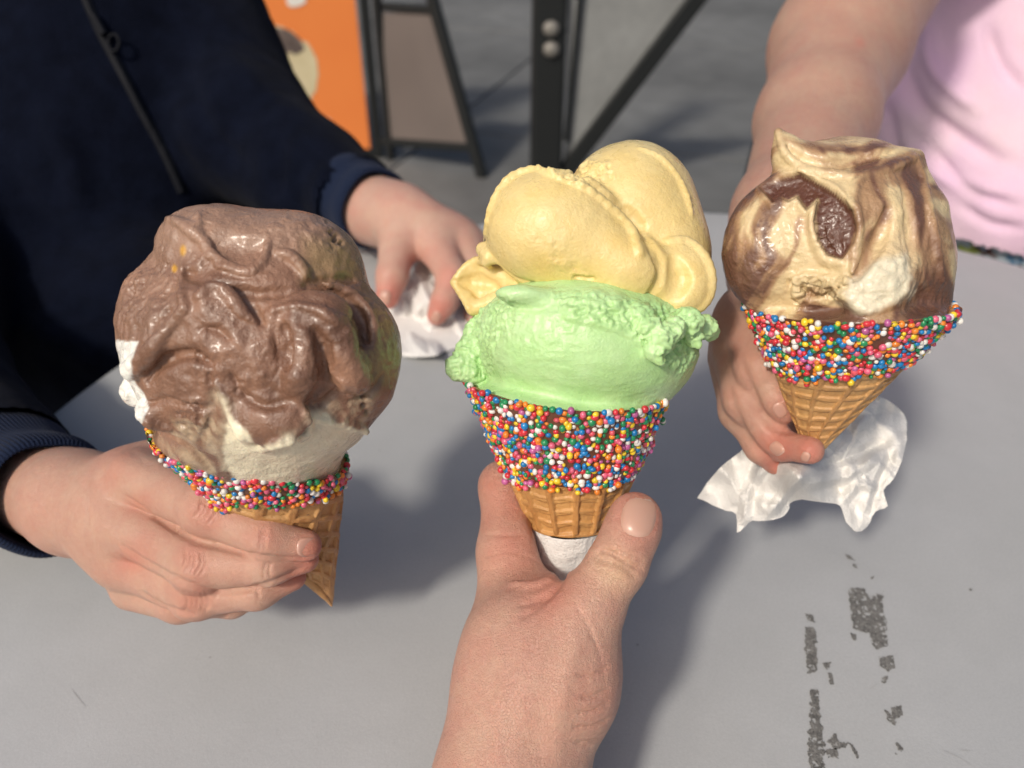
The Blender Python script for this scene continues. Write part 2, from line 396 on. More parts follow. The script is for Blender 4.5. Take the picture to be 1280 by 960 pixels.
# ------------------------------------------------------------------ setting: ground, paving
g = 150.0
gv = np.array([(-g, -g, FLOOR - 0.05), (g, -g, FLOOR - 0.05), (g, g, FLOOR - 0.05), (-g, g, FLOOR - 0.05)])
ground = mk('ground', gv, [(0, 1, 2, 3)], M_JOINT, smooth=False, kind='structure')
pv0 = np.array([0.81, 2.68]); da = math.radians(72); ax1 = np.array([math.cos(da), math.sin(da)]); ax2 = np.array([ax1[1], -ax1[0]])
off1 = (np.array([1.06, 4.89]) - pv0) @ ax1
paving = bpy.data.objects.new('paving', None); COL.objects.link(paving); paving['kind'] = 'structure'; paving.location = (pv0[0], pv0[1], FLOOR)
slab_me = {}
LS, WS = 1.9, 1.25
for i in range(-3, 9):
    for j in range(-4, 4):
        c = pv0 + ax1 * (off1 + (i - 0.5) * LS) + ax2 * ((j + 0.5) * WS)
        if c[1] > 15 or c[1] < -1.5: continue
        rz = da - math.pi / 2
        if not slab_me:
            v, f = box((0, 0, 0), (WS - 0.014, LS - 0.014, 0.05))
            o = mk('slab', v + np.array(paving.location), f, M_SLAB, paving, smooth=False); bevel(o, 0.004); slab_me['m'] = o.data
        else:
            o = slab0.copy(); COL.objects.link(o); o.parent = paving
        slab0 = o
        o.rotation_euler = (0, 0, rz)
        o.location = (c[0] - pv0[0], c[1] - pv0[1], -0.025 + 0.002 * math.sin(i * 7.1 + j * 3.3))

# ------------------------------------------------------------------ boards behind the table
def floor_pt(px, py): return on_plane(px, py, (0, 0, FLOOR), np.array([0, 0, 1.0]))
UP = np.array([0, 0, 1.0])
A = floor_pt(474, 196); Bf = floor_pt(603, 222)
ab = (Bf - A); ab /= np.linalg.norm(ab); nAB = np.cross(ab, UP)
def onAB(px, py): return on_plane(px, py, A, nAB)
nO = np.array([0.12, -1.0, 0.0]); nO /= np.linalg.norm(nO)
orange = empty('sign_board', (A[0] - 0.35, A[1], FLOOR), 'orange printed sign board with black edge post behind the navy sleeve', 'sign')
s = np.cross(nO, UP); s = s / np.linalg.norm(s)
if s[0] > 0: s = -s
h0, h1 = 0.03, 1.12
pl = [A + s * 0.03 + UP * h0, A + s * 0.78 + UP * h0, A + s * 0.78 + UP * h1, A + s * 0.03 + UP * h1]
mk('panel', *prism(pl, nO, 0.012), M_ORANGE, orange, smooth=False)
for t in (0.0, 0.81):
    o = mk('post', *bar(A + s * t, A + s * t + UP * (h1 + 0.03), 0.034, 0.034, nO), M_BLACK, orange, smooth=False); bevel(o, 0.004)
o = mk('rail', *bar(A + s * 0.017 + UP * 0.02, A + s * 0.793 + UP * 0.02, 0.03, 0.03, nO), M_BLACK, orange, smooth=False)
def decal(name, poly, mat, parent, p0, n, lift, step=6, wob=2.0, seed=3):
    P = spline(list(poly) + [poly[0]], 4)[:-1]
    rnd = random.Random(seed); P = [(a + rnd.uniform(-wob, wob), b + rnd.uniform(-wob, wob)) for a, b in P]
    xy, tr = outline_tris(P, step)
    v = np.array([on_plane(a, b, p0, n) for a, b in xy]) + n * lift
    return mk(name, v, tr, mat, parent, smooth=False)
decal('printed_picture', [(330, 45), (345, 32), (372, 45), (392, 66), (397, 100), (388, 125), (370, 130), (345, 110)], M_PCREAM, orange, A, nO, 0.0075)
decal('printed_picture', [(322, 30), (350, 34), (378, 50), (376, 66), (352, 62), (332, 52)], M_PDARK, orange, A, nO, 0.009, seed=5)
decal('printed_picture', [(358, -8), (378, -8), (382, 2), (370, 8), (360, 5)], M_PWHITE, orange, A, nO, 0.009, wob=0.5)
decal('printed_picture', [(408, 148), (412, 147), (414, 158), (409, 160)], M_PWHITE, orange, A, nO, 0.009, wob=0.3)

easel = empty('sandwich_board', (Bf[0], Bf[1], FLOOR), 'black framed sandwich board with brown grey panel and slanted leg', 'sandwich board')
mk('panel', *prism([onAB(480, 16), onAB(549, 16), onAB(588, 182), onAB(482, 178)], nAB, 0.01), M_BPANEL, easel, smooth=False)
top = onAB(541, 0); leg_d = (top - Bf) / np.linalg.norm(top - Bf)
A2 = A + ab * 0.055
o = mk('leg', *bar(Bf, Bf + leg_d * 1.15, 0.036, 0.03, nAB), M_BLACK, easel, smooth=False); bevel(o, 0.004)
o = mk('leg', *bar(A2, A2 + UP * 1.1, 0.026, 0.03, nAB), M_BLACK, easel, smooth=False); bevel(o, 0.004)
for (pa, pb, wd) in (((478, 176), (592, 184), 0.03), ((480, 8), (548, 12), 0.028)):
    o = mk('rail', *bar(onAB(*pa), onAB(*pb), wd, 0.026, nAB), M_BLACK, easel, smooth=False); bevel(o, 0.004)

Cc = floor_pt(681, 248); nC = np.array([0, -1.0, 0])
def onC(px, py, d=0.0): return on_plane(px, py, Cc + np.array([0, d, 0]), nC)
gate = empty('folding_barrier', tuple(Cc), 'grey panelled barrier with thick black post and long diagonal black brace', 'barrier')
ph = 1.0
o = mk('post', *bar(Cc, Cc + UP * 1.25, 0.104, 0.09, nC), M_BLACK, gate, smooth=False); bevel(o, 0.014, 3)
for y in (36, 62):
    p = onC(689, y, -0.052); th = np.linspace(0, 2 * math.pi, 24, endpoint=False)
    prof = [(0.0, -0.012), (0.017, -0.012), (0.024, -0.004), (0.024, 0.012)]
    v = np.array([(p[0] + r * math.cos(t), p[1] + q, p[2] + r * 0.9 * math.sin(t)) for t in th for r, q in prof])
    mk('bolt', v, grid_faces(24, 4), M_STEEL, gate)
mk('strip', *prism([onC(711, -20), onC(722, -20), onC(716, 120), onC(709, 125)], nC, 0.02), M_GPANEL, gate, smooth=False)
o = mk('edge_bar', *bar(onC(727, -30), onC(708, 175), 0.016, 0.03, nC), M_BLACK, gate, smooth=False)
mk('panel', *prism([onC(730, -30, .01), onC(884, -30, .01), onC(710, 214, .01), onC(703, 214, .01)], nC, 0.008), M_GPANEL, gate, smooth=False)
o = mk('brace', *bar(onC(900, -40), onC(704, 218), 0.052, 0.034, nC), M_BLACK, gate, smooth=False); bevel(o, 0.005)

# ------------------------------------------------------------------ table
TC = np.array([0.129, 0.2875]); TR = 0.433
table = empty('table', (TC[0], TC[1], FLOOR), 'round table with worn light grey painted metal top under the cones', 'table')
prof = [(0.0, 0.0), (TR * 0.5, 0.0), (TR - 0.012, 0.0), (TR - 0.005, -0.001), (TR - 0.001, -0.004), (TR, -0.009), (TR, -0.022), (TR - 0.004, -0.026), (TR - 0.03, -0.026), (0.02, -0.026)]
th = np.linspace(0, 2 * math.pi, 160, endpoint=False)
v = np.array([(TC[0] + r * math.cos(t), TC[1] + r * math.sin(t), z) for t in th for r, z in prof])
mk('tabletop', v, grid_faces(160, len(prof))[:, ::-1].copy(), M_TABLE, table)
prof = [(0.03, -0.026), (0.03, FLOOR + 0.06), (0.05, FLOOR + 0.03), (0.24, FLOOR + 0.015), (0.25, FLOOR + 0.001), (0.0, FLOOR + 0.001)]
v = np.array([(TC[0] + r * math.cos(t), TC[1] + r * math.sin(t), z) for t in th[::4] for r, z in prof])
mk('pedestal', v, grid_faces(40, len(prof)), M_BLACK, table)
marks = [[(1007, 768), (1017, 769), (1017, 778), (1008, 778)], [(1007, 785), (1018, 785), (1021, 812), (1020, 842), (1009, 842), (1006, 815)],
         [(1012, 862), (1022, 862), (1024, 885), (1030, 930), (1031, 985), (1012, 985), (1009, 930), (1012, 890)],
         [(1060, 736), (1081, 737), (1086, 748), (1104, 740), (1103, 760), (1108, 778), (1110, 808), (1094, 812), (1086, 792), (1066, 790)],
         [(1098, 822), (1116, 820), (1118, 836), (1110, 841), (1100, 832)], [(1101, 847), (1109, 846), (1109, 855), (1102, 855)],
         [(1113, 885), (1126, 882), (1128, 893), (1118, 903), (1120, 909), (1108, 901), (1106, 888), (1113, 893)],
         [(1034, 928), (1044, 917), (1049, 928), (1060, 928), (1056, 935), (1042, 936)], [(1032, 937), (1044, 938), (1048, 949), (1034, 949)],
         [(1061, 930), (1064, 930), (1074, 948), (1071, 949)], [(1026, 828), (1038, 829), (1036, 837), (1028, 836)], [(1034, 842), (1040, 844), (1041, 857), (1036, 857)],
         [(1056, 693), (1064, 696), (1069, 702), (1059, 700)], [(1064, 705), (1071, 706), (1071, 711), (1066, 710)], [(1063, 792), (1070, 794), (1069, 801), (1064, 799)],
         [(1120, 929), (1131, 935), (1128, 941), (1122, 938)], [(1087, 721), (1092, 721), (1091, 725), (1088, 725)], [(1211, 736), (1215, 736), (1215, 739), (1212, 739)], [(1118, 941), (1121, 944), (1119, 948)]]
for mi, mp in enumerate(marks):
    W3 = np.array([on_table(*q) for q in mp]); lo, hi = W3.min(0) - 0.002, W3.max(0) + 0.002; st = 0.00026
    xs = np.arange(lo[0], hi[0], st); ys = np.arange(lo[1], hi[1], st); X, Y = np.meshgrid(xs, ys, indexing='ij')
    q = np.stack([X.ravel(), Y.ravel(), np.zeros(X.size) + 0.37], 1)
    big = 1.0 if mi in (2, 3) else 0.45
    val = poly_sd(q[:, 0], q[:, 1], [tuple(a[:2]) for a in W3]) * 1000 + 0.8 * fbm(q, 0.0018, 3, 4) + 0.1
    val = np.maximum(val, (fbm(q, 0.0014, 3, 9) - (0.52 if big == 1 else 0.75)) * 1.5)
    ok = (val < 0).reshape(X.shape); idx = np.argwhere(ok[:-1, :-1])
    if len(idx) == 0: continue
    ny = len(ys); base = idx[:, 0] * ny + idx[:, 1]
    fc = np.stack([base, base + ny, base + ny + 1, base + 1], 1); used, inv = np.unique(fc, return_inverse=True)
    vv = q[used].copy(); vv[:, 2] = 0.0003
    mk('worn_patch', vv, inv.reshape(fc.shape), M_WORN, table, smooth=False)

for pts in ([(89, 861), (97, 872), (108, 885)], [(1176, 937), (1200, 948), (1216, 958)], [(1200, 938), (1214, 939)], [(1086, 862), (1097, 855)]):
    c_ = np.array([on_table(*q_) for q_ in spline(pts, 5)]); t_ = np.gradient(c_, axis=0); t_ /= np.linalg.norm(t_, axis=1, keepdims=True); n_ = np.stack([-t_[:, 1], t_[:, 0], 0 * t_[:, 0]], 1)
    w_ = 0.00009 * np.sin(np.linspace(0.15, 3.0, len(c_)))[:, None]; vv = np.stack([c_ + n_ * w_, c_ - n_ * w_], 1).reshape(-1, 3); vv[:, 2] = 0.0003
    mk('scratch', vv, [(2 * k, 2 * k + 1, 2 * k + 3, 2 * k + 2) for k in range(len(c_) - 1)], M_SCR, table, smooth=False)

# ------------------------------------------------------------------ cones
class Cone:
    def __init__(s, tip, rim, r_rim, r_bot=0.0, a_z=None):
        s.b = V(*tip); s.t = V(*rim); s.ax = s.t - s.b; s.L = np.linalg.norm(s.ax); s.ax = s.ax / s.L
        s.e1 = np.cross(s.ax, [0, 0, 1.0]); s.e1 /= np.linalg.norm(s.e1)
        if s.e1[0] < 0: s.e1 = -s.e1
        s.e2 = np.cross(s.ax, s.e1)
        if s.e2[2] > 0: s.e2 = -s.e2          # towards the camera
        s.rr, s.rb = r_rim, r_bot
    def r(s, t): return s.rb + (s.rr - s.rb) * t
    def pt(s, u, t, off=0.0):
        rad = s.r(t) + off
        return s.b + np.asarray(t)[:, None] * s.L * s.ax + (rad * np.cos(u))[:, None] * s.e1 + (rad * np.sin(u))[:, None] * s.e2

def cone_mesh(c, pat, parent, rimf, name='waffle_cone', nu=420, nv=170, t0=0.0, th=0.0022, tone=(0.53, 0.285, 0.10)):
    u = np.linspace(0, 2 * math.pi, nu, endpoint=False); tt = np.linspace(0, 1, nv)
    U, T = np.meshgrid(u, tt, indexing='ij'); U = U.ravel(); tmax = rimf(U); T = t0 + T.ravel() * (tmax - t0)
    h = pat(U, T * c.L, c.r(T)); P = c.pt(U, T, h)
    P = P + 0.00018 * np.stack([fbm(P, 0.004, 3, k) for k in (1, 2, 3)], 1)
    nin = 24; t2 = np.linspace(0, 1, nin); U2, T2 = np.meshgrid(u, t2, indexing='ij'); U2 = U2.ravel(); tm2 = rimf(U2)
    T2 = tm2 - T2.ravel() * (tm2 - t0 - 0.03)
    Q = c.pt(U2, T2, -np.minimum(th, c.r(T2) * 0.9))
    V1 = P.reshape(nu, nv, 3); V2 = Q.reshape(nu, nin, 3); A_ = np.concatenate([V1, V2], 1).reshape(-1, 3)
    f = grid_faces(nu, nv + nin)
    hh = np.concatenate([h.reshape(nu, nv), np.zeros((nu, nin))], 1).reshape(-1)
    n = fbm(A_, 0.012, 3, 5)[:, None]; toast = ss(hh, -0.0003, 0.0004)[:, None]
    col = np.array(tone) * (1 + 0.16 * n) * (1 - 0.18 * toast * np.array([0.5, 0.9, 1.1]))
    return mk(name, W(A_), f, M_WAF, parent, col=np.clip(col, 0, 1))

ICO = None
def ico():
    global ICO
    if ICO is None:
        import bmesh
        bm = bmesh.new(); bmesh.ops.create_icosphere(bm, subdivisions=2, radius=1.0)
        ICO = (np.array([v.co[:] for v in bm.verts]), np.array([[v.index for v in f.verts] for f in bm.faces])); bm.free()
    return ICO
SPC = np.array([(0.62, 0.035, 0.05)] * 3 + [(0.70, 0.13, 0.22)] * 2 + [(0.78, 0.76, 0.72)] * 3 + [(0.82, 0.58, 0.03)] * 2 + [(0.80, 0.24, 0.03)] * 2 + [(0.012, 0.20, 0.50)] * 3 + [(0.02, 0.26, 0.10)] * 3 + [(0.5, 0.12, 0.32)] + [(0.70, 0.10, 0.13)])
def sprinkles(c, lo, hi, parent, seed, rad=0.00110, n_try=14000, lift=0.0, extra=(), front=False, coat_lo=None):
    rng = np.random.default_rng(seed); out = []; dd = rad * 1.86; row = 0
    uu = np.linspace(0, 2 * math.pi, 200); s0, s1 = lo(uu).min() * c.L, hi(uu).max() * c.L; slant = math.sqrt(c.L ** 2 + (c.rr - c.rb) ** 2) / c.L
    sv = s0 - 0.002
    while sv < s1 + 0.001:
        r_ = c.r(sv / c.L) + rad * 0.4; m_ = max(3, int(2 * math.pi * r_ / dd))
        U = (np.arange(m_) + 0.5 * (row % 2) + rng.uniform(-0.25, 0.25, m_)) / m_ * 2 * math.pi + row * 0.37
        Sv = sv + rng.uniform(-0.27, 0.27, m_) * dd; T = Sv / c.L; Um = np.mod(U, 2 * math.pi)
        e = (T - lo(Um)) * c.L / 0.0022 + rng.uniform(-0.75, 0.75, m_)
        ok = (e > 0) & (T < hi(Um)) & (rng.random(m_) > 0.09)
        out += list(c.pt(U, T, rng.uniform(0.0, 0.85, m_) * rad + lift)[ok]); sv += dd * 0.84 / slant; row += 1
    base = np.array(out)
    more = base[rng.random(len(base)) < 0.10]       # a loose second layer
    ang = more - (c.b + ((more - c.b) @ c.ax)[:, None] * c.ax); ang /= np.linalg.norm(ang, axis=1, keepdims=True)
    more = more + ang * rad * 1.05 + rng.normal(0, rad * 0.28, more.shape)
    P = np.concatenate([base, more] + ([np.array(extra)] if len(extra) else []))
    iv, if_ = ico(); n = len(P); r = rad * rng.uniform(0.72, 1.22, n)
    st = 1 + rng.normal(0, 0.1, (n, 1, 3)); sv = iv[None] * r[:, None, None] * st
    vv = (P[:, None] + sv).reshape(-1, 3); ff = (if_[None] + (np.arange(n) * len(iv))[:, None, None]).reshape(-1, 3)
    cc = SPC[rng.integers(0, len(SPC), n)] * rng.uniform(0.85, 1.12, (n, 1)); cc = np.repeat(cc[:, None], len(iv), 1).reshape(-1, 3)
    mk('sprinkles', W(vv), ff, M_SPR, parent, col=np.clip(cc, 0, 1), kind='stuff')
def coating(c, lo, hi, parent, off=0.0006):
    nu, nv = 200, 40; u = np.linspace(0, 2 * math.pi, nu, endpoint=False)
    U, T = np.meshgrid(u, np.linspace(0, 1, nv), indexing='ij'); U, T = U.ravel(), T.ravel(); a, b = lo(U), hi(U)
    tt = a + (b - a) * T
    o = off * np.minimum(1, np.minimum(T, 1.0) * 12) - 0.0004 * (T < 0.01)
    P = c.pt(U, tt, o); P = P + 0.0003 * fbm(P, 0.003, 3, 8)[:, None] * (P - c.b) / np.linalg.norm(P - c.b, axis=1, keepdims=True)
    mk('chocolate_coating', W(P), grid_faces(nu, nv), M_CHOC, parent)

def cut_ridges(x, wid):
    d = np.abs(x - np.round(x)); return 1 - ss(d, wid * 0.5, wid)

# centre cone
C1 = Cone((714, 650, 0.3015), (712, 485, 0.2905), 0.0352, 0.0166)
cone1 = empty('ice_cream_cone', tuple(W(V(714, 656, 0.3015))[0]), 'cone with mango yellow scoop over mint green scoop in the middle', 'ice cream cone', 'ice cream cones held over the table')
def wob(U, s, a=1.0): return a * (0.5 * np.sin(3 * U + s) + 0.3 * np.sin(5 * U + 2.1 * s) + 0.2 * np.sin(9 * U + 3.7 * s))
rim1 = lambda U: 1.0 + 0.07 * np.cos(U + math.pi) + wob(U, 1.0, 0.015)
def pat1(U, s, r):
    rib = cut_ridges(U * 15 / (2 * math.pi) + 0.28, 0.16); row = cut_ridges(s / 0.0053 + 0.12 * np.sin(U * 7), 0.30)
    slope = (s / 0.0053) % 1.0
    h = -0.0009 + 0.0009 * np.maximum(rib, row * 0.75) + 0.0005 * rib - 0.0004 * slope * (1 - rib)
    lipb = 1 - ss(s, 0.0006, 0.0016); return h * (1 - lipb) + 0.0002 * lipb
cone_mesh(C1, pat1, cone1, rim1)
lo1 = lambda U: 0.39 + 0.07 * np.cos(U + math.pi) * 0.3 + wob(U, 2.0, 0.03) + 0.03 * np.cos(U)
coating(C1, lambda U: lo1(U) + 0.02, lambda U: rim1(U) + 0.02, cone1)
sprinkles(C1, lo1, lambda U: rim1(U) + 0.02, cone1, 5)

# left cone
C2 = Cone((415, 757, 0.318), (334, 544, 0.285), 0.0302, 0.0004)
cone2 = empty('ice_cream_cone', tuple(W(V(415, 757, 0.318))[0]), 'pointed waffle cone topped with melting chocolate over white vanilla', 'ice cream cone', 'ice cream cones held over the table')
rim2 = lambda U: 0.965 - 0.215 * np.cos(U) + 0.03 * np.maximum(0, np.sin(U)) + wob(U, 2.0, 0.012)
def pat2(U, s, r):
    a = U / (2 * math.pi); k = ss(r, 0.003, 0.012)
    p = cut_ridges(a * 11 + s / 0.021, 0.20); q = cut_ridges(a * 9 - s / 0.0078, 0.24)
    return (-0.0009 + 0.0011 * np.maximum(p, q)) * k
cone_mesh(C2, pat2, cone2, rim2, tone=(0.55, 0.31, 0.125))
# overlapping seam of the rolled wafer near the point
seam_t = np.linspace(0.0, 0.42, 40); seam = []
for t in seam_t:
    for d in np.linspace(0, 1, 9): seam.append((2.0 + 2.6 * t - 0.9 * d, t, 0.0013 * math.sin(math.pi * min(1, d * 1.6) / 2 + 0.0) * (1 - d) ** 0.3 * min(1, t * 12)))
seam = np.array(seam); mk('wafer_seam', W(C2.pt(seam[:, 0], seam[:, 1], seam[:, 2])), grid_faces(40, 9, wrap=False), M_WAF, cone2, col=np.tile([0.50, 0.27, 0.10], (len(seam), 1)))
def lo2(U):       # the dipped band is wide on the left, runs out on the right
    return rim2(U) - 0.17 - 0.36 * np.maximum(0, -np.cos(U)) ** 1.5 + 0.09 * np.maximum(0, np.cos(U)) + wob(U, 1.0, 0.018)
coating(C2, lambda U: lo2(U) + 0.01, lambda U: rim2(U) + 0.01, cone2)
sprinkles(C2, lo2, lambda U: rim2(U) + 0.01, cone2, 8, rad=0.00108)

# right cone
C3 = Cone((1018, 557, 0.2955), (1053, 376, 0.277), 0.0342, 0.0042)
cone3 = empty('ice_cream_cone', tuple(W(V(1018, 557, 0.2955))[0]), 'tilted cone with chocolate and cream marbled ice cream, a white blob at its front', 'ice cream cone', 'ice cream cones held over the table')
rim3 = lambda U: 0.965 + 0.062 * np.cos(U) + 0.055 * np.maximum(0, np.sin(U)) + wob(U, 4.0, 0.012)
def pat3(U, s, r):
    a = U / (2 * math.pi)
    p = cut_ridges(a * 13 + s / 0.04, 0.14); q = cut_ridges(s / 0.0047 + a * 3, 0.26)
    return (-0.0008 + 0.001 * np.maximum(p, q * 0.8)) * ss(r, 0.003, 0.01)
cone_mesh(C3, pat3, cone3, rim3, tone=(0.52, 0.30, 0.12))
lo3 = lambda U: 0.665 + wob(U, 3.0, 0.02) + 0.115 * np.cos(U) - 0.045 * np.maximum(0, np.sin(U))
coating(C3, lambda U: lo3(U) + 0.01, lambda U: rim3(U) + 0.015, cone3)
sprinkles(C3, lo3, lambda U: rim3(U) + 0.015, cone3, 11, rad=0.00106, n_try=16000)

# ------------------------------------------------------------------ sculpted pieces
def sculpt(f, lo, hi, h, disp=None, sm=1):
    """lo, hi as (px, py, z) corners -> vertices in view axes, quads, px, py, normals"""
    cs = np.array([V(a, b, c) for a in (lo[0], hi[0]) for b in (lo[1], hi[1]) for c in (lo[2], hi[2])])
    v, q = polygonize(f, cs.min(0), cs.max(0), h)
    v = smooth_mesh(v, q, sm) if sm else v
    q = orient_out(v, q); n = vnormals(v, q); x, y = PX(v)
    if disp is not None:
        face = ss(-np.sum(n * v / np.linalg.norm(v, axis=1, keepdims=True), 1), 0.0, 0.35)
        v = v + n * (disp(v, x, y, n, face))[:, None]
        x, y = PX(v); n = vnormals(v, q)
    return v, q, x, y, n
def flipw(q): return q      # winding is settled after conversion
def out(name, v, q, mat, parent, col=None, **k):
    wv = W(v); n = vnormals(wv, q); c = wv.mean(0)
    if np.mean(np.sum(n * (wv - c), 1)) < 0: q = q[:, ::-1].copy()
    return mk(name, wv, q, mat, parent, col=col, **k)
mm = 0.001

def fill(p, c, rimf, over, inset=0.0013, t0=0.45):
    """ice cream packed into the cone up to its rim"""
    q = p - c.b; s_ = q @ c.ax; a, b = q @ c.e1, q @ c.e2; rad = np.hypot(a, b); u = np.mod(np.arctan2(b, a), 2 * math.pi); t = s_ / c.L
    d1 = (rad - (c.r(t) - inset)) * 0.93; d2 = (t - rimf(u)) * c.L - over; d3 = (t0 - t) * c.L
    return smax(smax(d1, d2, 0.004), d3, 0.003)
def hug(f, pts, r, lift=-0.25, n=3, zr=(0.205, 0.34)):
    """a tapered tube that runs along the front of the body f; r in photo pixels (number or per control point)"""
    P = spline(pts, n); zz = np.linspace(zr[0], zr[1], 90); out_ = []; rs = r if isinstance(r, (list, tuple)) else [r * 0.55] + [r] * (len(pts) - 2) + [r * 0.55]
    q = np.concatenate([[V(a, b, z) for z in zz] for a, b in P]); d = f(np.array(q)).reshape(len(P), -1); last = None
    for i, (a, b) in enumerate(P):
        k = np.argmax(d[i] < 0); z = zz[k] if d[i, k] < 0 else (last or zz[60])
        if d[i, k] < 0 and k > 0: z = zz[k - 1] + (zz[k] - zz[k - 1]) * d[i, k - 1] / (d[i, k - 1] - d[i, k])
        last = z; rr = float(np.interp(i / (len(P) - 1) * (len(pts) - 1), range(len(pts)), rs)); out_.append((a, b, z - lift * rr * z / F, rr))
    return out_
def lines_on(f, add, cut, ka=0.0012, kc=0.0016, la=0.0, lc=0.0, zr=(0.205, 0.34)):
    A_ = [(hug(f, p_, r_, l_ + la, zr=zr), ka) for p_, r_, l_ in add]; C_ = [(hug(f, p_, r_, l_ + lc, zr=zr), kc) for p_, r_, l_ in cut]
    def prep(t):
        c = np.array([V(*a[:3]) for a in t]); r = max(a[3] * a[2] / F for a in t) + 0.0055
        return c.min(0) - r, c.max(0) + r
    A_ = [(t, k, prep(t)) for t, k in A_]; C_ = [(t, k, prep(t)) for t, k in C_]
    def g(p):
        d = f(p)
        for sgn, lst in ((-1, C_), (1, A_)):
            for t, k, (lo, hi) in lst:
                m = np.flatnonzero((p[:, 0] > lo[0]) & (p[:, 0] < hi[0]) & (p[:, 1] > lo[1]) & (p[:, 1] < hi[1]) & (p[:, 2] > lo[2]) & (p[:, 2] < hi[2]))
                if not len(m): continue
                c = chain(p[m], t, 0.0008)
                d[m] = smin(d[m], c, k) if sgn > 0 else smax(d[m], -c, k)
        return d
    return g
# --- mango
def f_mango(p):
    d = ell(p, 698, 292, .279, 93, 77, 80, 18)
    d = smin(d, ell(p, 775, 335, .276, 70, 50, 66, 24), 0.008)
    b = ell(p, 785, 276, .297, 87, 98, 84, 10)
    b = smin(b, ell(p, 828, 325, .293, 60, 66, 66), 0.01)
    d = smin(d, b, 0.0018)
    c = ell(p, 848, 346, .2715, 41, 47, 22, -12, -10)
    c = smax(c, -ell(p, 843, 343, .2585, 26, 33, 30, -12), 0.003)
    d = smin(d, c, 0.003)
    fl = chain(p, [(575, 352, .292, 7), (600, 332, .291, 8), (640, 350, .29, 15)], 0.002)
    fl = smin(fl, chain(p, [(577, 356, .292, 7), (592, 385, .288, 8), (640, 370, .285, 14)], 0.002), 0.004)
    fl = smin(fl, ell(p, 606, 358, .2925, 32, 26, 9, 20), 0.002)
    d = smin(d, fl, 0.0025)
    d = smin(d, chain(p, [(604, 312, .285, 9), (612, 322, .28, 9)]), 0.003)
    return d
def d_mango(p, x, y, n, face):
    d = 0.25 * mm * fbm(p, 0.012, 3, 3) + 0.05 * mm * fbm(p, 0.0013, 2, 5)
    r = 0.35 * mm * fbm(p, 0.006, 3, 12) * np.exp(-(seg_d(x, y, spline(EA))[0] / 10) ** 2)
    cr = inside(x, y, [(655, 203), (700, 199), (762, 203), (768, 222), (738, 236), (700, 222)], 5)
    r += cr * 0.8 * mm * ridged(p, 0.0026, 3, 2)
    sc = inside(x, y, [(665, 292), (690, 300), (720, 330), (760, 352), (735, 362), (690, 335)], 8)
    r += sc * 0.45 * mm * fbm(p, 0.003, 3, 6)
    r += ridge(x, y, [(720, 347), (740, 350)], 3, -1.4 * mm, taper=0)
    r += inside(x, y, [(570, 350), (598, 328), (615, 352), (590, 385)], 6) * 0.2 * mm * fbm(p, 0.004, 3, 9)
    r += ridge(x, y, [(612, 285), (640, 245), (690, 240), (740, 275)], 26, -0.5 * mm)
    return d + r * face
EA = [(606, 302), (612, 262), (632, 226), (662, 212), (700, 221), (740, 241), (768, 265), (790, 290), (800, 316)]
g_mango = lines_on(f_mango, [(EA, [2, 3, 5, 5, 5, 5, 6, 7, 5], -0.35), ([(800, 186), (826, 198), (846, 220), (858, 246), (864, 268)], [2, 4, 4, 5, 2], -0.4),
    ([(832, 302), (858, 302), (880, 322), (889, 350), (882, 376), (862, 390), (838, 388)], [3, 6, 7, 7, 7, 6, 3], -0.45), ([(566, 352), (582, 334), (600, 326), (618, 338)], 5, -0.2), ([(566, 354), (578, 370), (588, 390)], 5, -0.2)],
    [([(660, 202), (700, 208), (738, 226), (768, 250), (790, 272), (812, 300), (826, 332)], [4, 7, 8, 9, 10, 10, 5], 0.35), ([(806, 378), (826, 352), (828, 322), (816, 304)], [3, 8, 8, 4], 0.4),
     ([(612, 318), (640, 346), (670, 356)], 4, 0.3), ([(572, 352), (590, 352), (612, 356)], 9, 0.5), ([(845, 325), (852, 348), (844, 370)], [8, 16, 8], 0.75)], la=0.15, lc=-0.2)
v, q, x, y, n = sculpt(g_mango, (555, 165, .33), (905, 405, .245), 0.00052, d_mango)
t = (0.5 + 0.5 * fbm(v, 0.012, 4, 2))[:, None]
col = np.array([0.79, 0.60, 0.235]) * t + np.array([0.82, 0.665, 0.32]) * (1 - t)
out('scoop', v, q, M_ICE, cone1, col=col, label='mango yellow scoop with folded lobes')

# --- mint
def crumb_prims(p, pts, k=0.0025):
    d = None
    for a in pts:
        s_ = sphere(p, *a); d = s_ if d is None else smin(d, s_, k)
    return d
MC = [(575, 458, .287, 18), (590, 440, .289, 20), (602, 418, .291, 22), (590, 466, .286, 15), (612, 400, .289, 20),
      (828, 424, .254, 17), (818, 440, .2535, 12), (842, 412, .256, 15), (860, 402, .262, 19), (880, 408, .270, 15), (889, 416, .277, 9), (800, 396, .258, 17), (770, 384, .259, 14), (868, 424, .264, 10),
      (742, 376, .259, 12), (826, 452, .253, 6), (812, 408, .255, 13)]
def f_mint(p):
    d = ell(p, 733, 437, .289, 136, 86, 124, 4)
    d = smin(d, ell(p, 730, 400, .286, 115, 48, 100, 3), 0.01)
    d = smin(d, ell(p, 655, 369, .262, 36, 13, 20, 4), 0.003)
    d = smin(d, fill(p, C1, rim1, 0.0005, 0.0012), 0.006)
    return smin(d, crumb_prims(p, MC, 0.002), 0.0025)
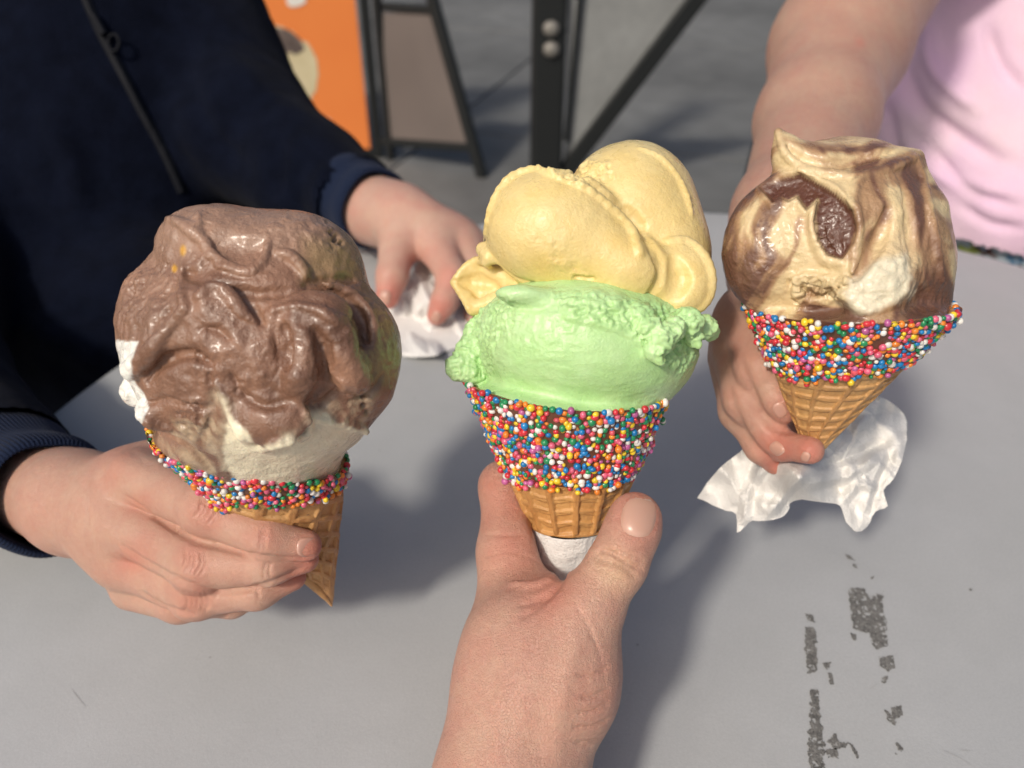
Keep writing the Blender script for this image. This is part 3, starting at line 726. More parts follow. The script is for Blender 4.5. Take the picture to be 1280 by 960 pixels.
def d_mint(p, x, y, n, face):
    d = 0.25 * mm * fbm(p, 0.014, 3, 21)
    band = inside(x, y, [(690, 365), (760, 370), (830, 380), (900, 395), (900, 430), (850, 470), (812, 440), (780, 412), (730, 402), (700, 388)], 7)
    left = inside(x, y, [(550, 430), (600, 380), (640, 372), (655, 400), (622, 430), (612, 475), (560, 490)], 8)
    mid = inside(x, y, [(610, 380), (700, 372), (760, 400), (700, 440), (620, 450)], 20)
    k = np.clip(band + left, 0, 1)
    r = k * (0.65 * mm * ridged(p, 0.0028, 3, 31) + 0.45 * mm * fbm(p, 0.0013, 3, 32) - 0.6 * mm * ss(fbm(p, 0.002, 2, 36), 0.35, 0.7)) + mid * 0.22 * mm * ridged(p, 0.003, 3, 33)
    pp = p.copy(); pp[:, 0] *= 0.25
    r += (1 - k) * 0.16 * mm * fbm(pp + 0.2 * p[:, 1:2], 0.0026, 3, 35)
    r += lip(x, y, [(700, 400), (740, 408), (780, 420), (806, 440)], 3, 30, 1.0 * mm, right=False)
    r += ridge(x, y, [(618, 372), (640, 384), (672, 386), (700, 376)], 3.5, -0.8 * mm)
    return d + (r * np.maximum(face, 0.6 * k))
v, q, x, y, n = sculpt(f_mint, (540, 350, .335), (910, 530, .240), 0.00054, d_mint)
t = (0.5 + 0.5 * fbm(v, 0.010, 4, 2))[:, None]
col = np.array([0.44, 0.71, 0.30]) * t + np.array([0.53, 0.77, 0.39]) * (1 - t)
out('scoop', v, q, M_ICE, cone1, col=col, label='mint green scoop with crumbly edge')

# --- chocolate over vanilla
def f_choc(p):
    d = ell(p, 325, 430, .262, 166, 122, 128, 0)
    d = smin(d, ell(p, 325, 330, .262, 112, 66, 92, 3), 0.012)
    d = smin(d, ell(p, 262, 300, .254, 58, 42, 56), 0.006)
    d = smin(d, ell(p, 385, 320, .262, 64, 50, 74, 18), 0.006)
    d = smin(d, ell(p, 210, 390, .263, 52, 62, 66), 0.008)
    d = smin(d, ell(p, 336, 508, .268, 128, 80, 112, 0), 0.012)
    d = smin(d, fill(p, C2, lambda u: rim2(u) + 0.09 * np.maximum(0, np.cos(u)) ** 2, 0.0015, 0.0016), 0.012)
    d = smin(d, ell(p, 392, 405, .2355, 56, 44, 30, 12), 0.003)
    d = smin(d, ell(p, 450, 450, .262, 46, 66, 66, 0), 0.008)
    d = smax(d, -chain(p, [(398, 362, .226, 11), (424, 370, .228, 13), (443, 388, .232, 14), (455, 410, .238, 14), (457, 424, .243, 9)], 0.002), 0.0025)
    d = smin(d, chain(p, [(232, 384, .238, 9), (206, 416, .239, 11), (185, 440, .241, 12), (168, 460, .244, 14)], 0.003), 0.003)
    d = smin(d, ell(p, 266, 385, .234, 42, 34, 26, 30), 0.004)
    d = smax(d, -chain(p, [(188, 472, .236, 7), (204, 450, .231, 10), (238, 441, .228, 9), (262, 452, .227, 5)], 0.002), 0.003)
    d = smin(d, ell(p, 206, 514, .246, 32, 20, 24, -15), 0.002)
    d = smin(d, ell(p, 342, 520, .236, 46, 38, 22, -6), 0.0025)
    # drips between the gouges
    for ch in ([(372, 404, .2325, 13), (382, 440, .2315, 16), (377, 470, .2325, 19), (372, 482, .2335, 17)],
               [(420, 410, .234, 13), (428, 445, .235, 16), (440, 470, .239, 19), (448, 478, .242, 15)], [(305, 405, .2345, 16), (326, 440, .2335, 15), (334, 468, .2345, 17)]):
        d = smin(d, chain(p, ch, 0.003), 0.0035)
    # white lumps at the left rim
    wh = crumb_prims(p, [(174, 445, .2725, 18), (170, 462, .272, 15), (172, 488, .269, 21), (190, 500, .266, 18), (182, 470, .27, 20)], 0.0025)
    return smin(d, wh, 0.0008)
VAN = [(276, 552), (282, 528), (272, 492), (284, 504), (296, 532), (320, 556), (356, 552), (383, 543), (392, 520), (408, 512), (420, 532), (440, 530), (456, 540), (470, 575), (430, 640), (330, 640), (282, 590)]
WHT = [(130, 425), (172, 428), (163, 450), (166, 473), (180, 492), (187, 510), (178, 530), (130, 530)]
def d_choc(p, x, y, n, face):
    d = 0.5 * mm * fbm(p, 0.016, 3, 41) + 0.16 * mm * fbm(p, 0.004, 3, 42)
    van = inside(x, y, VAN, 4); wht = inside(x, y, WHT, 3); c = 1 - np.clip(van + wht, 0, 1)
    pw = p + 0.004 * np.stack([fbm(p, 0.012, 2, 61), fbm(p, 0.012, 2, 62), fbm(p, 0.012, 2, 63)], 1)
    r = c * (0.28 * mm * ridged(pw, 0.011, 2, 43) + 0.09 * mm * fbm(p, 0.0026, 4, 58) + 0.12 * mm * ss(fbm(p, 0.014, 2, 59), 0.0, 0.5) * ridged(p, 0.0030, 3, 60))
    gr = inside(x, y, [(150, 345), (205, 300), (228, 340), (225, 385), (185, 430), (150, 430)], 10)
    pg = p.copy(); pg[:, 1] *= 0.55
    r += gr * (0.28 * mm * ridged(pg + 0.002 * fbm(p, .004, 2, 54)[:, None], 0.0045, 2, 44) + 0.4 * mm * fbm(pg, 0.0022, 4, 55))
    r += inside(x, y, [(155, 345), (180, 340), (175, 410), (155, 410)], 5) * 0.4 * mm * fbm(p, 0.0014, 3, 45)
    r += inside(x, y, [(222, 500), (250, 500), (262, 525), (240, 548), (215, 535)], 6) * (0.5 * mm * ridged(pw, 0.0045, 2, 46) + 0.5 * mm * fbm(p, 0.0018, 3, 56))
    r += inside(x, y, [(284, 462), (310, 462), (312, 492), (292, 492)], 5) * 0.5 * mm * fbm(p, 0.002, 4, 47)
    r += inside(x, y, [(240, 315), (280, 325), (290, 340), (240, 330)], 5) * 0.6 * mm * fbm(p, 0.002, 4, 48)
    r += inside(x, y, [(345, 265), (420, 280), (430, 315), (360, 315)], 14) * 0.4 * mm * fbm(p, 0.0024, 4, 49)
    dr = inside(x, y, [(225, 400), (320, 395), (460, 400), (465, 485), (330, 490), (225, 480)], 14)
    r += dr * c * (0.22 * mm * ridged(pw, 0.006, 2, 50) + 0.18 * mm * fbm(p, 0.003, 3, 53))
    for (a, b, w_) in ((455, 494, 4), (454, 507, 3), (458, 516, 2.5), (420, 297, 3.5), (427, 304, 2.5), (413, 292, 2)):
        r += -1.8 * mm * np.exp(-(np.hypot(x - a, y - b) / w_) ** 2)
    r += wht * 0.35 * mm * ridged(p, 0.003, 3, 51) + van * 0.04 * mm * fbm(p, 0.003, 3, 52)
    return d + 1.2 * r * np.maximum(face, 0.5 * gr)
g_choc = lines_on(f_choc,
    [([(248, 266), (250, 292), (264, 318), (286, 334), (310, 340), (328, 328), (336, 302)], [3, 5, 6, 6, 5, 4, 2], -0.3), ([(209, 274), (226, 278), (243, 291), (260, 308)], [3, 7, 7, 4], -0.2),
     ([(349, 317), (362, 320), (374, 330), (382, 343)], [3, 6, 6, 5], 0.0), ([(232, 384), (208, 414), (188, 440), (166, 461)], [6, 8, 10, 13], -0.1), ([(230, 330), (226, 355), (232, 384)], [2, 5, 6], -0.2),
     ([(246, 372), (262, 358), (284, 366), (300, 386), (316, 402)], [4, 7, 8, 7, 4], -0.2), ([(334, 392), (364, 382), (398, 388), (420, 402)], [3, 5, 6, 5], -0.3),
     ([(404, 354), (434, 362), (456, 382), (467, 408), (466, 430)], [2, 4, 5, 5, 3], -0.2), ([(270, 478), (284, 502), (297, 532), (320, 556), (352, 553), (382, 543), (386, 526), (374, 502)], [2, 5, 7, 8, 8, 7, 5, 2], -0.35),
     ([(184, 500), (176, 514), (188, 528), (212, 534)], [3, 5, 6, 4], -0.2), ([(392, 521), (412, 528), (436, 530), (458, 540)], [2, 5, 6, 4], -0.3)],
    [([(400, 362), (424, 368), (444, 386), (456, 408), (458, 426)], [4, 8, 10, 10, 5], 0.1), ([(187, 474), (204, 452), (238, 442), (264, 454)], [4, 8, 8, 3], 0.1), ([(356, 410), (359, 434), (360, 458)], [7, 11, 7], 0.3),
     ([(394, 414), (404, 434), (408, 456)], [6, 12, 8], 0.3), ([(342, 410), (345, 430), (348, 446)], [2, 4, 2], 0.2), ([(205, 540), (228, 552), (252, 572), (266, 590)], [2, 5, 4, 2], 0.3), ([(262, 470), (268, 500), (262, 530), (250, 552)], [2, 5, 5, 2], 0.3), ([(440, 500), (462, 490), (478, 470)], [2, 5, 2], 0.4), ([(228, 338), (262, 353), (320, 367), (372, 360), (414, 351), (442, 350)], [3, 7, 9, 8, 7, 3], 0.35),
     ([(300, 370), (318, 388), (328, 404)], [3, 8, 4], 0.3), ([(292, 470), (308, 494), (332, 508), (362, 500)], [3, 6, 6, 3], 0.3), ([(190, 503), (204, 498), (222, 500)], [2, 4, 2], 0.2), ([(254, 410), (272, 412), (288, 424)], [2, 4, 2], 0.2), ([(236, 505), (252, 512), (262, 508)], [2, 5, 2], 0.2), ([(420, 485), (404, 505), (385, 506)], [3, 6, 3], 0.4), ([(272, 300), (298, 304), (322, 306)], [20, 30, 20], 1.1)], la=0.3, lc=-0.4)
v, q, x, y, n = sculpt(g_choc, (140, 245, .345), (505, 640, .205), 0.00056, d_choc)
pw = v + 0.006 * np.stack([fbm(v, 0.02, 2, 71), fbm(v, 0.02, 2, 72), fbm(v, 0.02, 2, 73)], 1)
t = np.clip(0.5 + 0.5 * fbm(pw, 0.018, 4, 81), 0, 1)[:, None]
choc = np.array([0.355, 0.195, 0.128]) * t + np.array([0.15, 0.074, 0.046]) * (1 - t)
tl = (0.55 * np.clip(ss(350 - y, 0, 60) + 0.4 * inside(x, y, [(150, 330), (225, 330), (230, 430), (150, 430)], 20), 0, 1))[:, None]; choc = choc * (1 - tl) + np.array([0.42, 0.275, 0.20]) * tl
ol = (inside(x, y, [(380, 300), (440, 300), (450, 345), (380, 350)], 16) + inside(x, y, [(462, 440), (500, 430), (500, 480), (465, 478)], 12))[:, None] * 0.55
choc = choc * (1 - ol) + np.array([0.38, 0.27, 0.12]) * ol
for (a, b, rx, ry) in ((229, 313, 4, 7), (218, 336, 3.5, 5)):
    k = np.exp(-(((x - a) / rx) ** 2 + ((y - b) / ry) ** 2) ** 2)[:, None]; choc = choc * (1 - k) + np.array([0.62, 0.33, 0.04]) * k
edge = fbm(v, 0.006, 3, 83) * 5
sdv = poly_sd(x, y, VAN) + edge; sdw = poly_sd(x, y, WHT) + edge * 0.3
face = -np.sum(n * v / np.linalg.norm(v, axis=1, keepdims=True), 1)
kv = (1 - ss(sdv, -5, 3))[:, None]; kw = (1 - ss(sdw, -1, 1.5))[:, None]
str_ = np.clip(fbm(np.stack([pw[:, 0] + pw[:, 1] * .6, (pw[:, 1] - pw[:, 0] * .6) * 0.3, pw[:, 2]], 1), 0.006, 3, 88) * 1.6 + 0.1, 0, 1) * (inside(x, y, [(200, 545), (262, 480), (300, 530), (290, 610), (215, 600)], 14) + inside(x, y, [(385, 510), (470, 490), (480, 560), (420, 560)], 14)) * 0.55
choc = choc * (1 - str_[:, None]) + np.array([0.62, 0.50, 0.34]) * str_[:, None]
wisp = np.exp(-(np.maximum(sdv, 0) / 10) ** 2)[:, None] * np.clip(0.4 + 0.8 * fbm(pw, 0.006, 3, 84), 0, 1)[:, None] * 0.7
vanc = np.array([0.86, 0.79, 0.59]) * (1 + 0.05 * fbm(v, 0.01, 3, 85))[:, None]
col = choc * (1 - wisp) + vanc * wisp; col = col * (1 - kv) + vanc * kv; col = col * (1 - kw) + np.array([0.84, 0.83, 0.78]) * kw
low = (x[q].mean(1) > 0)
isv = ((sdv[q].mean(1) < -1) | (sdw[q].mean(1) < 0))
for nm, msk, lb in (('scoop', ~isv, 'melting chocolate scoop with drips and folds'), ('scoop', isv, 'smooth creamy vanilla scoop under the chocolate')):
    fq = q[msk]; used, inv = np.unique(fq, return_inverse=True)
    wv = W(v); fq2 = inv.reshape(fq.shape)
    nn = vnormals(wv, q)
    if np.mean(np.sum(nn * (wv - wv.mean(0)), 1)) < 0: fq2 = fq2[:, ::-1].copy()
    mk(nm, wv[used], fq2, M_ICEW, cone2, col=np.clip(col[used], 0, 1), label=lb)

# --- marbled
CAV = [(952, 236), (975, 224), (1000, 218), (1022, 228), (1042, 240), (1066, 262), (1069, 285), (1066, 304), (1052, 323), (1034, 319), (1023, 300), (1019, 275), (1022, 250), (1008, 262), (996, 246), (985, 252), (975, 246), (966, 252)]
WB = [(1092, 331), (1112, 322), (1132, 320), (1141, 350), (1138, 366), (1122, 376), (1100, 390), (1086, 396), (1068, 390), (1052, 376), (1048, 364), (1062, 352), (1078, 348)]
def f_marb(p):
    d = ell(p, 1044, 305, .282, 124, 100, 116, 4)
    d = smin(d, ell(p, 965, 305, .274, 60, 78, 60, 14), 0.006)
    d = smin(d, ell(p, 1064, 358, .282, 108, 40, 100, 0), 0.010)
    d = smin(d, fill(p, C3, rim3, 0.0), 0.008)
    d = smin(d, ell(p, 1062, 225, .281, 82, 50, 66, 8), 0.010)
    d = smin(d, ell(p, 1124, 325, .279, 50, 84, 66, -6), 0.008)
    d = smin(d, chain(p, [(1010, 215, .270, 34), (985, 192, .269, 17), (973, 166, .269, 5)], 0.004), 0.007)
    d = smin(d, chain(p, [(1095, 215, .268, 30), (1125, 206, .268, 17), (1147, 195, .269, 3)], 0.003), 0.004)
    d = smin(d, chain(p, [(1142, 200, .270, 7), (1155, 260, .272, 18), (1168, 330, .274, 14)], 0.004), 0.006)
    d = smax(d, -chain(p, [(1112, 272, .243, 10), (1098, 300, .242, 15), (1082, 325, .243, 13), (1066, 348, .244, 9), (1040, 357, .244, 4)], 0.003), 0.005)
    d = smax(d, -ell(p, 1040, 270, .2375, 26, 34, 20, -15), 0.003)
    d = smin(d, ell(p, 1096, 354, .2500, 44, 34, 18, -20), 0.009)
    return d
def d_marb(p, x, y, n, face):
    d = 0.4 * mm * fbm(p, 0.016, 3, 101) + 0.1 * mm * fbm(p, 0.003, 3, 102)
    sd = poly_sd(x, y, CAV) + 1.4 * fbm(p, 0.0045, 2, 103)
    r = -1.7 * mm * (1 - ss(sd, -5, 4)) + 0.9 * mm * np.exp(-((sd - 4) / 5) ** 2)
    r += (1 - ss(sd, -4, 0)) * 0.22 * mm * ridged(p, 0.0012, 2, 104)
    sw = poly_sd(x, y, WB) + 1.5 * fbm(p, 0.004, 2, 105)
    r += 0.45 * mm * (1 - ss(sw, -6, 4)) + (1 - ss(sw, -8, 0)) * 0.35 * mm * fbm(p, 0.003, 3, 106)
    pg = p.copy(); pg[:, 1] *= 0.35
    r += inside(x, y, [(1070, 230), (1150, 215), (1190, 400), (1130, 400), (1090, 300)], 12) * 0.22 * mm * fbm(pg, 0.002, 3, 107)
    r += inside(x, y, [(905, 250), (1010, 250), (1010, 400), (905, 400)], 12) * 0.25 * mm * ridged(p + 0.3 * p[:, [1, 0, 2]], 0.006, 3, 108)
    r += inside(x, y, [(990, 340), (1060, 345), (1060, 372), (990, 395)], 5) * 0.7 * mm * ridged(p, 0.003, 3, 109)
    return d + 1.35 * r * face
g_marb = lines_on(f_marb,
    [([(972, 164), (982, 192), (1005, 210), (1040, 217), (1074, 222)], [3, 4, 5, 5, 3], -0.2), ([(1146, 196), (1124, 206), (1100, 215), (1076, 222), (1068, 244), (1068, 268), (1072, 300), (1066, 340)], [3, 5, 5, 5, 5, 5, 5, 3], -0.2),
     ([(1021, 244), (1018, 268), (1017, 298), (1030, 326), (1054, 332)], [3, 5, 5, 5, 3], -0.2), ([(998, 372), (997, 350), (1016, 345), (1044, 352), (1064, 350)], [3, 5, 5, 5, 3], -0.2), ([(1146, 198), (1156, 240), (1168, 300), (1178, 350)], [3, 6, 7, 5], -0.2),
     ([(1058, 372), (1080, 388), (1110, 384), (1134, 362)], [2, 4, 4, 2], -0.4)],
    [([(978, 180), (1000, 198), (1050, 205), (1085, 197), (1115, 190)], [3, 6, 7, 6, 3], 0.4), ([(1110, 262), (1100, 296), (1084, 324), (1068, 346), (1042, 356)], [5, 10, 9, 6, 3], 0.1), ([(988, 352), (1010, 366), (1042, 370)], [2, 5, 2], 0.2),
     ([(1128, 228), (1138, 275), (1142, 330)], [3, 7, 3], 0.5), ([(1022, 280), (1024, 302), (1036, 318)], [2, 3, 2], 0.1)], la=0.2, lc=-0.3)
v, q, x, y, n = sculpt(g_marb, (890, 150, .345), (1200, 480, .235), 0.00056, d_marb)
cream = np.array([0.72, 0.57, 0.33]); brown = np.array([0.16, 0.08, 0.053]); tan = np.array([0.40, 0.245, 0.135]); dk = np.array([0.115, 0.045, 0.028])
xs_, ys_ = (x - 1050) / 100, (y - 290) / 100
wv1 = 0.30 * fbm(v, 0.03, 3, 111); along = 0.8 * xs_ + 0.6 * ys_; across = -0.6 * xs_ + 0.8 * ys_
st = np.stack([(along + wv1) * 0.9, (across + wv1 * 1.2) * 3.2, np.zeros(len(x))], 1)
left = inside(x, y, [(880, 225), (985, 225), (1020, 300), (1000, 400), (880, 420)], 15)
right = inside(x, y, [(1068, 222), (1150, 190), (1210, 420), (1060, 420)], 8)
st2 = np.stack([(xs_ + 0.1 * ys_ + wv1 * 0.8) * 4.0, ys_ * 0.8 + wv1, np.ones(len(x))], 1)
# streaks follow the drag of the paddle: diagonal at the left, upright at the right
st3 = np.stack([(xs_ * 0.85 + ys_ * 0.5 + 0.7 * wv1) * 5.5, (ys_ * 0.85 - xs_ * .5) * 1.0, np.ones(len(x)) * 2], 1)
st4 = np.stack([(xs_ + wv1) * 0.9, (ys_ - 0.22 * np.cos(xs_ * 2.4) + wv1) * 5.5, np.ones(len(x)) * 3], 1)
m = fbm(st4, 1.0, 4, 121) - 0.28; m = m * (1 - left) + (1.25 * fbm(st3, 1.0, 4, 122) - 0.22) * left; m = m * (1 - right) + (fbm(st2, 1.0, 4, 123) + 0.22) * right
m += 0.75 * ss(y, 335, 390) * (1 - 0.3 * left) + 0.7 * np.exp(-((x - 932) ** 2 + (y - 358) ** 2) / 24 ** 2) + 0.6 * ss(926 - x, 0, 16) * left
m += ridge(x, y, [(1000, 176), (1040, 188), (1085, 184), (1118, 176)], 5, 1.1, wob=3, p=v)
m += 0.9 * inside(x, y, [(1066, 204), (1098, 198), (1135, 198), (1098, 213), (1070, 219)], 5) - 0.9 * ridge(x, y, [(1118, 225), (1128, 260), (1140, 300), (1146, 345)], 14, 1.0)
m -= 0.7 * inside(x, y, [(985, 235), (1018, 240), (1016, 300), (1060, 330), (1060, 350), (1000, 340), (960, 300)], 8)
m -= 1.0 * np.exp(-((x - 940) ** 2 + (y - 282) ** 2) / 34 ** 2) * (0.7 + 0.5 * fbm(st3, 0.6, 3, 140))
m -= 0.5 * inside(x, y, [(1090, 280), (1130, 285), (1125, 320), (1095, 318)], 10)
m += 0.9 * ridge(x, y, [(905, 300), (920, 262), (955, 232), (978, 205)], 8, 1.0)
a = ss(m, -0.55, 0.30)[:, None]; b = ss(m, 0.15, 0.95)[:, None]
col = cream * (1 - a) + tan * a; col = col * (1 - b) + brown * b
pale = (ss(fbm(v, 0.012, 3, 131), 0.2, 0.8) * 0.35)[:, None]; col = col * (1 - pale) + col * np.array([1.15, 1.1, 1.15]) * pale
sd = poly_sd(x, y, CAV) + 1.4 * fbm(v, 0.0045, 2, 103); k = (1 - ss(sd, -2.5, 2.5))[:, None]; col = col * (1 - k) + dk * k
sw = poly_sd(x, y, WB) + 7 * fbm(v, 0.007, 4, 132); k = (1 - ss(sw, -7, 7))[:, None]; col = col * (1 - k) + np.array([0.74, 0.68, 0.51]) * k
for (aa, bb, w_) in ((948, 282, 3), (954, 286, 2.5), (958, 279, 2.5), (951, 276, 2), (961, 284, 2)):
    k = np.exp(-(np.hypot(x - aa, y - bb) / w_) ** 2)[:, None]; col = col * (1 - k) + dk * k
out('scoop', v, q, M_ICEW, cone3, col=np.clip(col, 0, 1), label='chocolate and cream marbled ice cream with a torn hollow')

# ------------------------------------------------------------------ skin
def skin_cols(v, x, y, base, red, spots, seed=0):
    c = np.tile(np.array(base), (len(v), 1)); k = np.zeros(len(v))
    for (a, b, r, s_) in spots: k = np.maximum(k, s_ * np.exp(-((x - a) ** 2 + (y - b) ** 2) / (r * r)))
    k = np.clip(k + 0.12 * fbm(v, 0.012, 3, seed), 0, 1)[:, None]
    return np.clip(c * (1 - k) + np.array(red) * k, 0, 1)
def nail(v, n, x, y, cx, cy, w_, l_, ang, parent, lift=0.0004, base=(0.66, 0.36, 0.29), tipc=(0.60, 0.41, 0.33), z=None):
    """a real curved plate laid on the fingertip; ang = direction of the free edge (degrees, 0 = up, clockwise)"""
    a = math.radians(ang); ux, uy = math.sin(a), -math.cos(a); sx, sy = -uy, ux
    f = -np.sum(n * v / np.linalg.norm(v, axis=1, keepdims=True), 1) > 0.05
    near = f & (np.hypot(x - cx, y - cy) < max(w_, l_) * 1.3)
    vv, nn, xx, yy = v[near], n[near], x[near], y[near]
    zc = np.percentile(vv[:, 2], 30); okz = vv[:, 2] < zc + 0.012; vv, nn, xx, yy = vv[okz], nn[okz], xx[okz], yy[okz]
    k1 = np.hypot(xx - cx, yy - cy) < max(w_, l_) * 0.62; X_, Y_ = (xx[k1] - cx) / 20, (yy[k1] - cy) / 20
    M_ = np.stack([np.ones(len(X_)), X_, Y_, X_ * X_, X_ * Y_, Y_ * Y_], 1); cf = np.linalg.lstsq(M_, vv[k1, 2], rcond=None)[0]
    NU, NV = 22, 22; P, Cc_ = [], []
    for i in range(NU):
        for j in range(NV):
            r = i / (NU - 1); t = 2 * math.pi * j / NV
            ex = 3.0; ct, st_ = math.cos(t), math.sin(t); den = (abs(ct) ** ex + abs(st_) ** ex) ** (1 / ex)
            s1, s2 = r * ct / den, r * st_ / den
            qx = cx + sx * s1 * w_ / 2 + ux * s2 * l_ / 2; qy = cy + sy * s1 * w_ / 2 + uy * s2 * l_ / 2
            dd = (xx - qx) ** 2 + (yy - qy) ** 2; kk = np.argsort(dd)[:6]; wt = 1 / (dd[kk] + 0.5); wt /= wt.sum()
            X1, Y1 = (qx - cx) / 20, (qy - cy) / 20; pz = float(np.dot(cf, [1, X1, Y1, X1 * X1, X1 * Y1, Y1 * Y1])); nrm = (nn[kk] * wt[:, None]).sum(0); nrm /= np.linalg.norm(nrm)
            pr = V(qx, qy, pz) + nrm * (lift * (1 - 1.9 * r ** 8) + 0.0001)
            P.append(pr)
            tipk = ss(np.array([s2]), 0.80, 0.90)[0]; lun = ss(np.array([-s2]), 0.6, 0.9)[0] * (1 - abs(s1))
            Cc_.append(np.array(base) * (1 - tipk) * (1 - 0.0) + np.array(tipc) * tipk + 0.06 * lun)
    P = np.array(P).reshape(NU, NV, 3).transpose(1, 0, 2).reshape(-1, 3); Cc_ = np.array(Cc_).reshape(NU, NV, 3).transpose(1, 0, 2).reshape(-1, 3)
    fq = grid_faces(NV, NU); wv = W(P); nn2 = vnormals(wv, fq)
    if np.mean(np.sum(nn2 * (wv - CAMP), 1)) > 0: fq = fq[:, ::-1].copy()
    mk('fingernail', wv, fq, M_NAIL, parent, col=np.clip(Cc_, 0, 1))
def fingers(p, chains, k_in=0.003, k_between=0.0012):
    d = None
    for ch in chains:
        c = chain(p, ch, k_in); d = c if d is None else smin(d, c, k_between)
    return d

# --- the photographer's hand
holder = empty('person', tuple(W(V(640, 960, .262))[0]), 'adult hand and wrist in front, holding the mango and mint cone in a napkin', 'person')
def f_adult(p):
    palm = ell(p, 669, 832, .272, 88, 98, 74, -8)
    palm = smin(palm, chain(p, [(668, 820, .272, 82), (655, 890, .268, 83), (636, 985, .262, 90), (612, 1100, .25, 96), (590, 1420, .215, 118)], 0.01), 0.012)
    thumb = chain(p, [(700, 845, .262, 68), (733, 765, .263, 43), (773, 703, .264, 33.5), (791, 660, .267, 31), (795, 645, .268, 29)], 0.006)
    d = smin(palm, thumb, 0.010)
    d = smin(d, ell(p, 718, 850, .262, 50, 70, 50, 5), 0.008)
    idx = chain(p, [(655, 775, .285, 66), (637, 690, .294, 38), (630, 607, .307, 28), (668, 592, .330, 26), (725, 610, .338, 23)], 0.006)
    d = smin(d, idx, 0.007)
    rest = fingers(p, [[(650, 790, .300, 55), (640, 705, .318, 32), (678, 672, .342, 27), (730, 678, .342, 23)],
                       [(655, 810, .305, 50), (652, 752, .330, 30), (690, 730, .348, 26), (736, 735, .345, 22)],
                       [(660, 840, .305, 48), (665, 800, .330, 27), (700, 785, .346, 22), (738, 785, .342, 19)]])
    d = smin(d, rest, 0.003)
    return smax(d, -chain(p, [(714, 640, .292, 54), (708, 690, .292, 36), (700, 722, .290, 9)], 0.002), 0.004)
def d_adult(p, x, y, n, face):
    d = 0.25 * mm * fbm(p, 0.02, 2, 201)
    r = 0
    for k_ in range(9):
        r += ridge(x, y, [(712 + k_ * 3, 735 + k_ * 5), (722 + k_ * 4, 765 + k_ * 8), (716 + k_ * 5, 800 + k_ * 9)], 1.8, -0.16 * mm, taper=0.3)
    r += ridge(x, y, [(742, 690), (762, 690), (784, 704), (802, 712)], 3.2, -0.75 * mm) + ridge(x, y, [(740, 698), (765, 702), (795, 718)], 2.6, -0.5 * mm)
    r += ridge(x, y, [(762, 688), (785, 692), (806, 703)], 2.6, -0.45 * mm) + ridge(x, y, [(738, 708), (760, 716), (785, 728)], 2.4, -0.3 * mm)
    r += ridge(x, y, [(604, 668), (630, 669), (655, 668)], 2.4, -0.4 * mm) + ridge(x, y, [(600, 700), (632, 690), (668, 700), (680, 712)], 2.2, -0.22 * mm)
    r *= 1.25
    for (yy, s_) in ((838, 0), (866, 6), (884, 2), (904, -6), (922, -2)):
        r += ridge(x, y, [(718 + s_, yy + 6), (742, yy + 4), (764, yy - 6)], 2.2, -0.8 * mm)
    r += 0.05 * mm * ridged(np.stack([p[:, 0] * 1.0 + p[:, 1] * 0.5, p[:, 1] * 0.25, p[:, 2]], 1), 0.0011, 2, 203)
    # soft swell of the bed round the nail
    r += 0.35 * mm * np.exp(-((np.hypot((x - 796) / 1.0, (y - 645) / 1.15) - 29) / 6) ** 2)
    r += ridge(x, y, [(728, 775), (706, 850), (690, 960)], 14, 0.7 * mm) - ridge(x, y, [(700, 780), (680, 850), (665, 960)], 18, 0.5 * mm)
    r += ridge(x, y, [(610, 790), (630, 850), (618, 960)], 7, 0.45 * mm) + ridge(x, y, [(668, 790), (640, 850), (600, 900)], 6, 0.35 * mm)
    return d + r * face
g_adult = lines_on(f_adult, [([(697, 716), (684, 728), (662, 734), (640, 730)], [3, 7, 8, 4], -0.55)], [([(706, 718), (694, 736), (676, 748), (652, 756)], [4, 4.5, 3.5, 1.5], -0.2), ([(688, 744), (670, 758), (654, 770)], [1.5, 2, 1], 0.1),
    ([(740, 694), (764, 692), (786, 702), (804, 711)], [1, 2.4, 2.6, 1], 0.1), ([(744, 702), (770, 706), (794, 720)], [1, 2, 1], 0.3)], kc=0.002, zr=(0.22, 0.36))
v, q, x, y, n = sculpt(g_adult, (440, 560, .375), (850, 1560, .175), 0.0007, d_adult, sm=2)
col = skin_cols(v, x, y, (0.585, 0.355, 0.27), (0.54, 0.215, 0.155), [(628, 620, 60, .7), (640, 690, 50, .6), (690, 740, 40, .8), (800, 640, 45, .75), (735, 870, 45, .35), (800, 615, 25, .8)], 5)
pal = np.exp(-((x - 770) ** 2 + (y - 712) ** 2) / 30 ** 2)[:, None] * 0.5; col = col * (1 - pal) + np.array([0.68, 0.50, 0.30]) * pal
out('body', v, q, M_SKIN, holder, col=col)
nail(v, n, x, y, 799, 646, 46, 52, 12, holder, lift=0.0004, base=(0.55, 0.33, 0.255), tipc=(0.72, 0.62, 0.54))

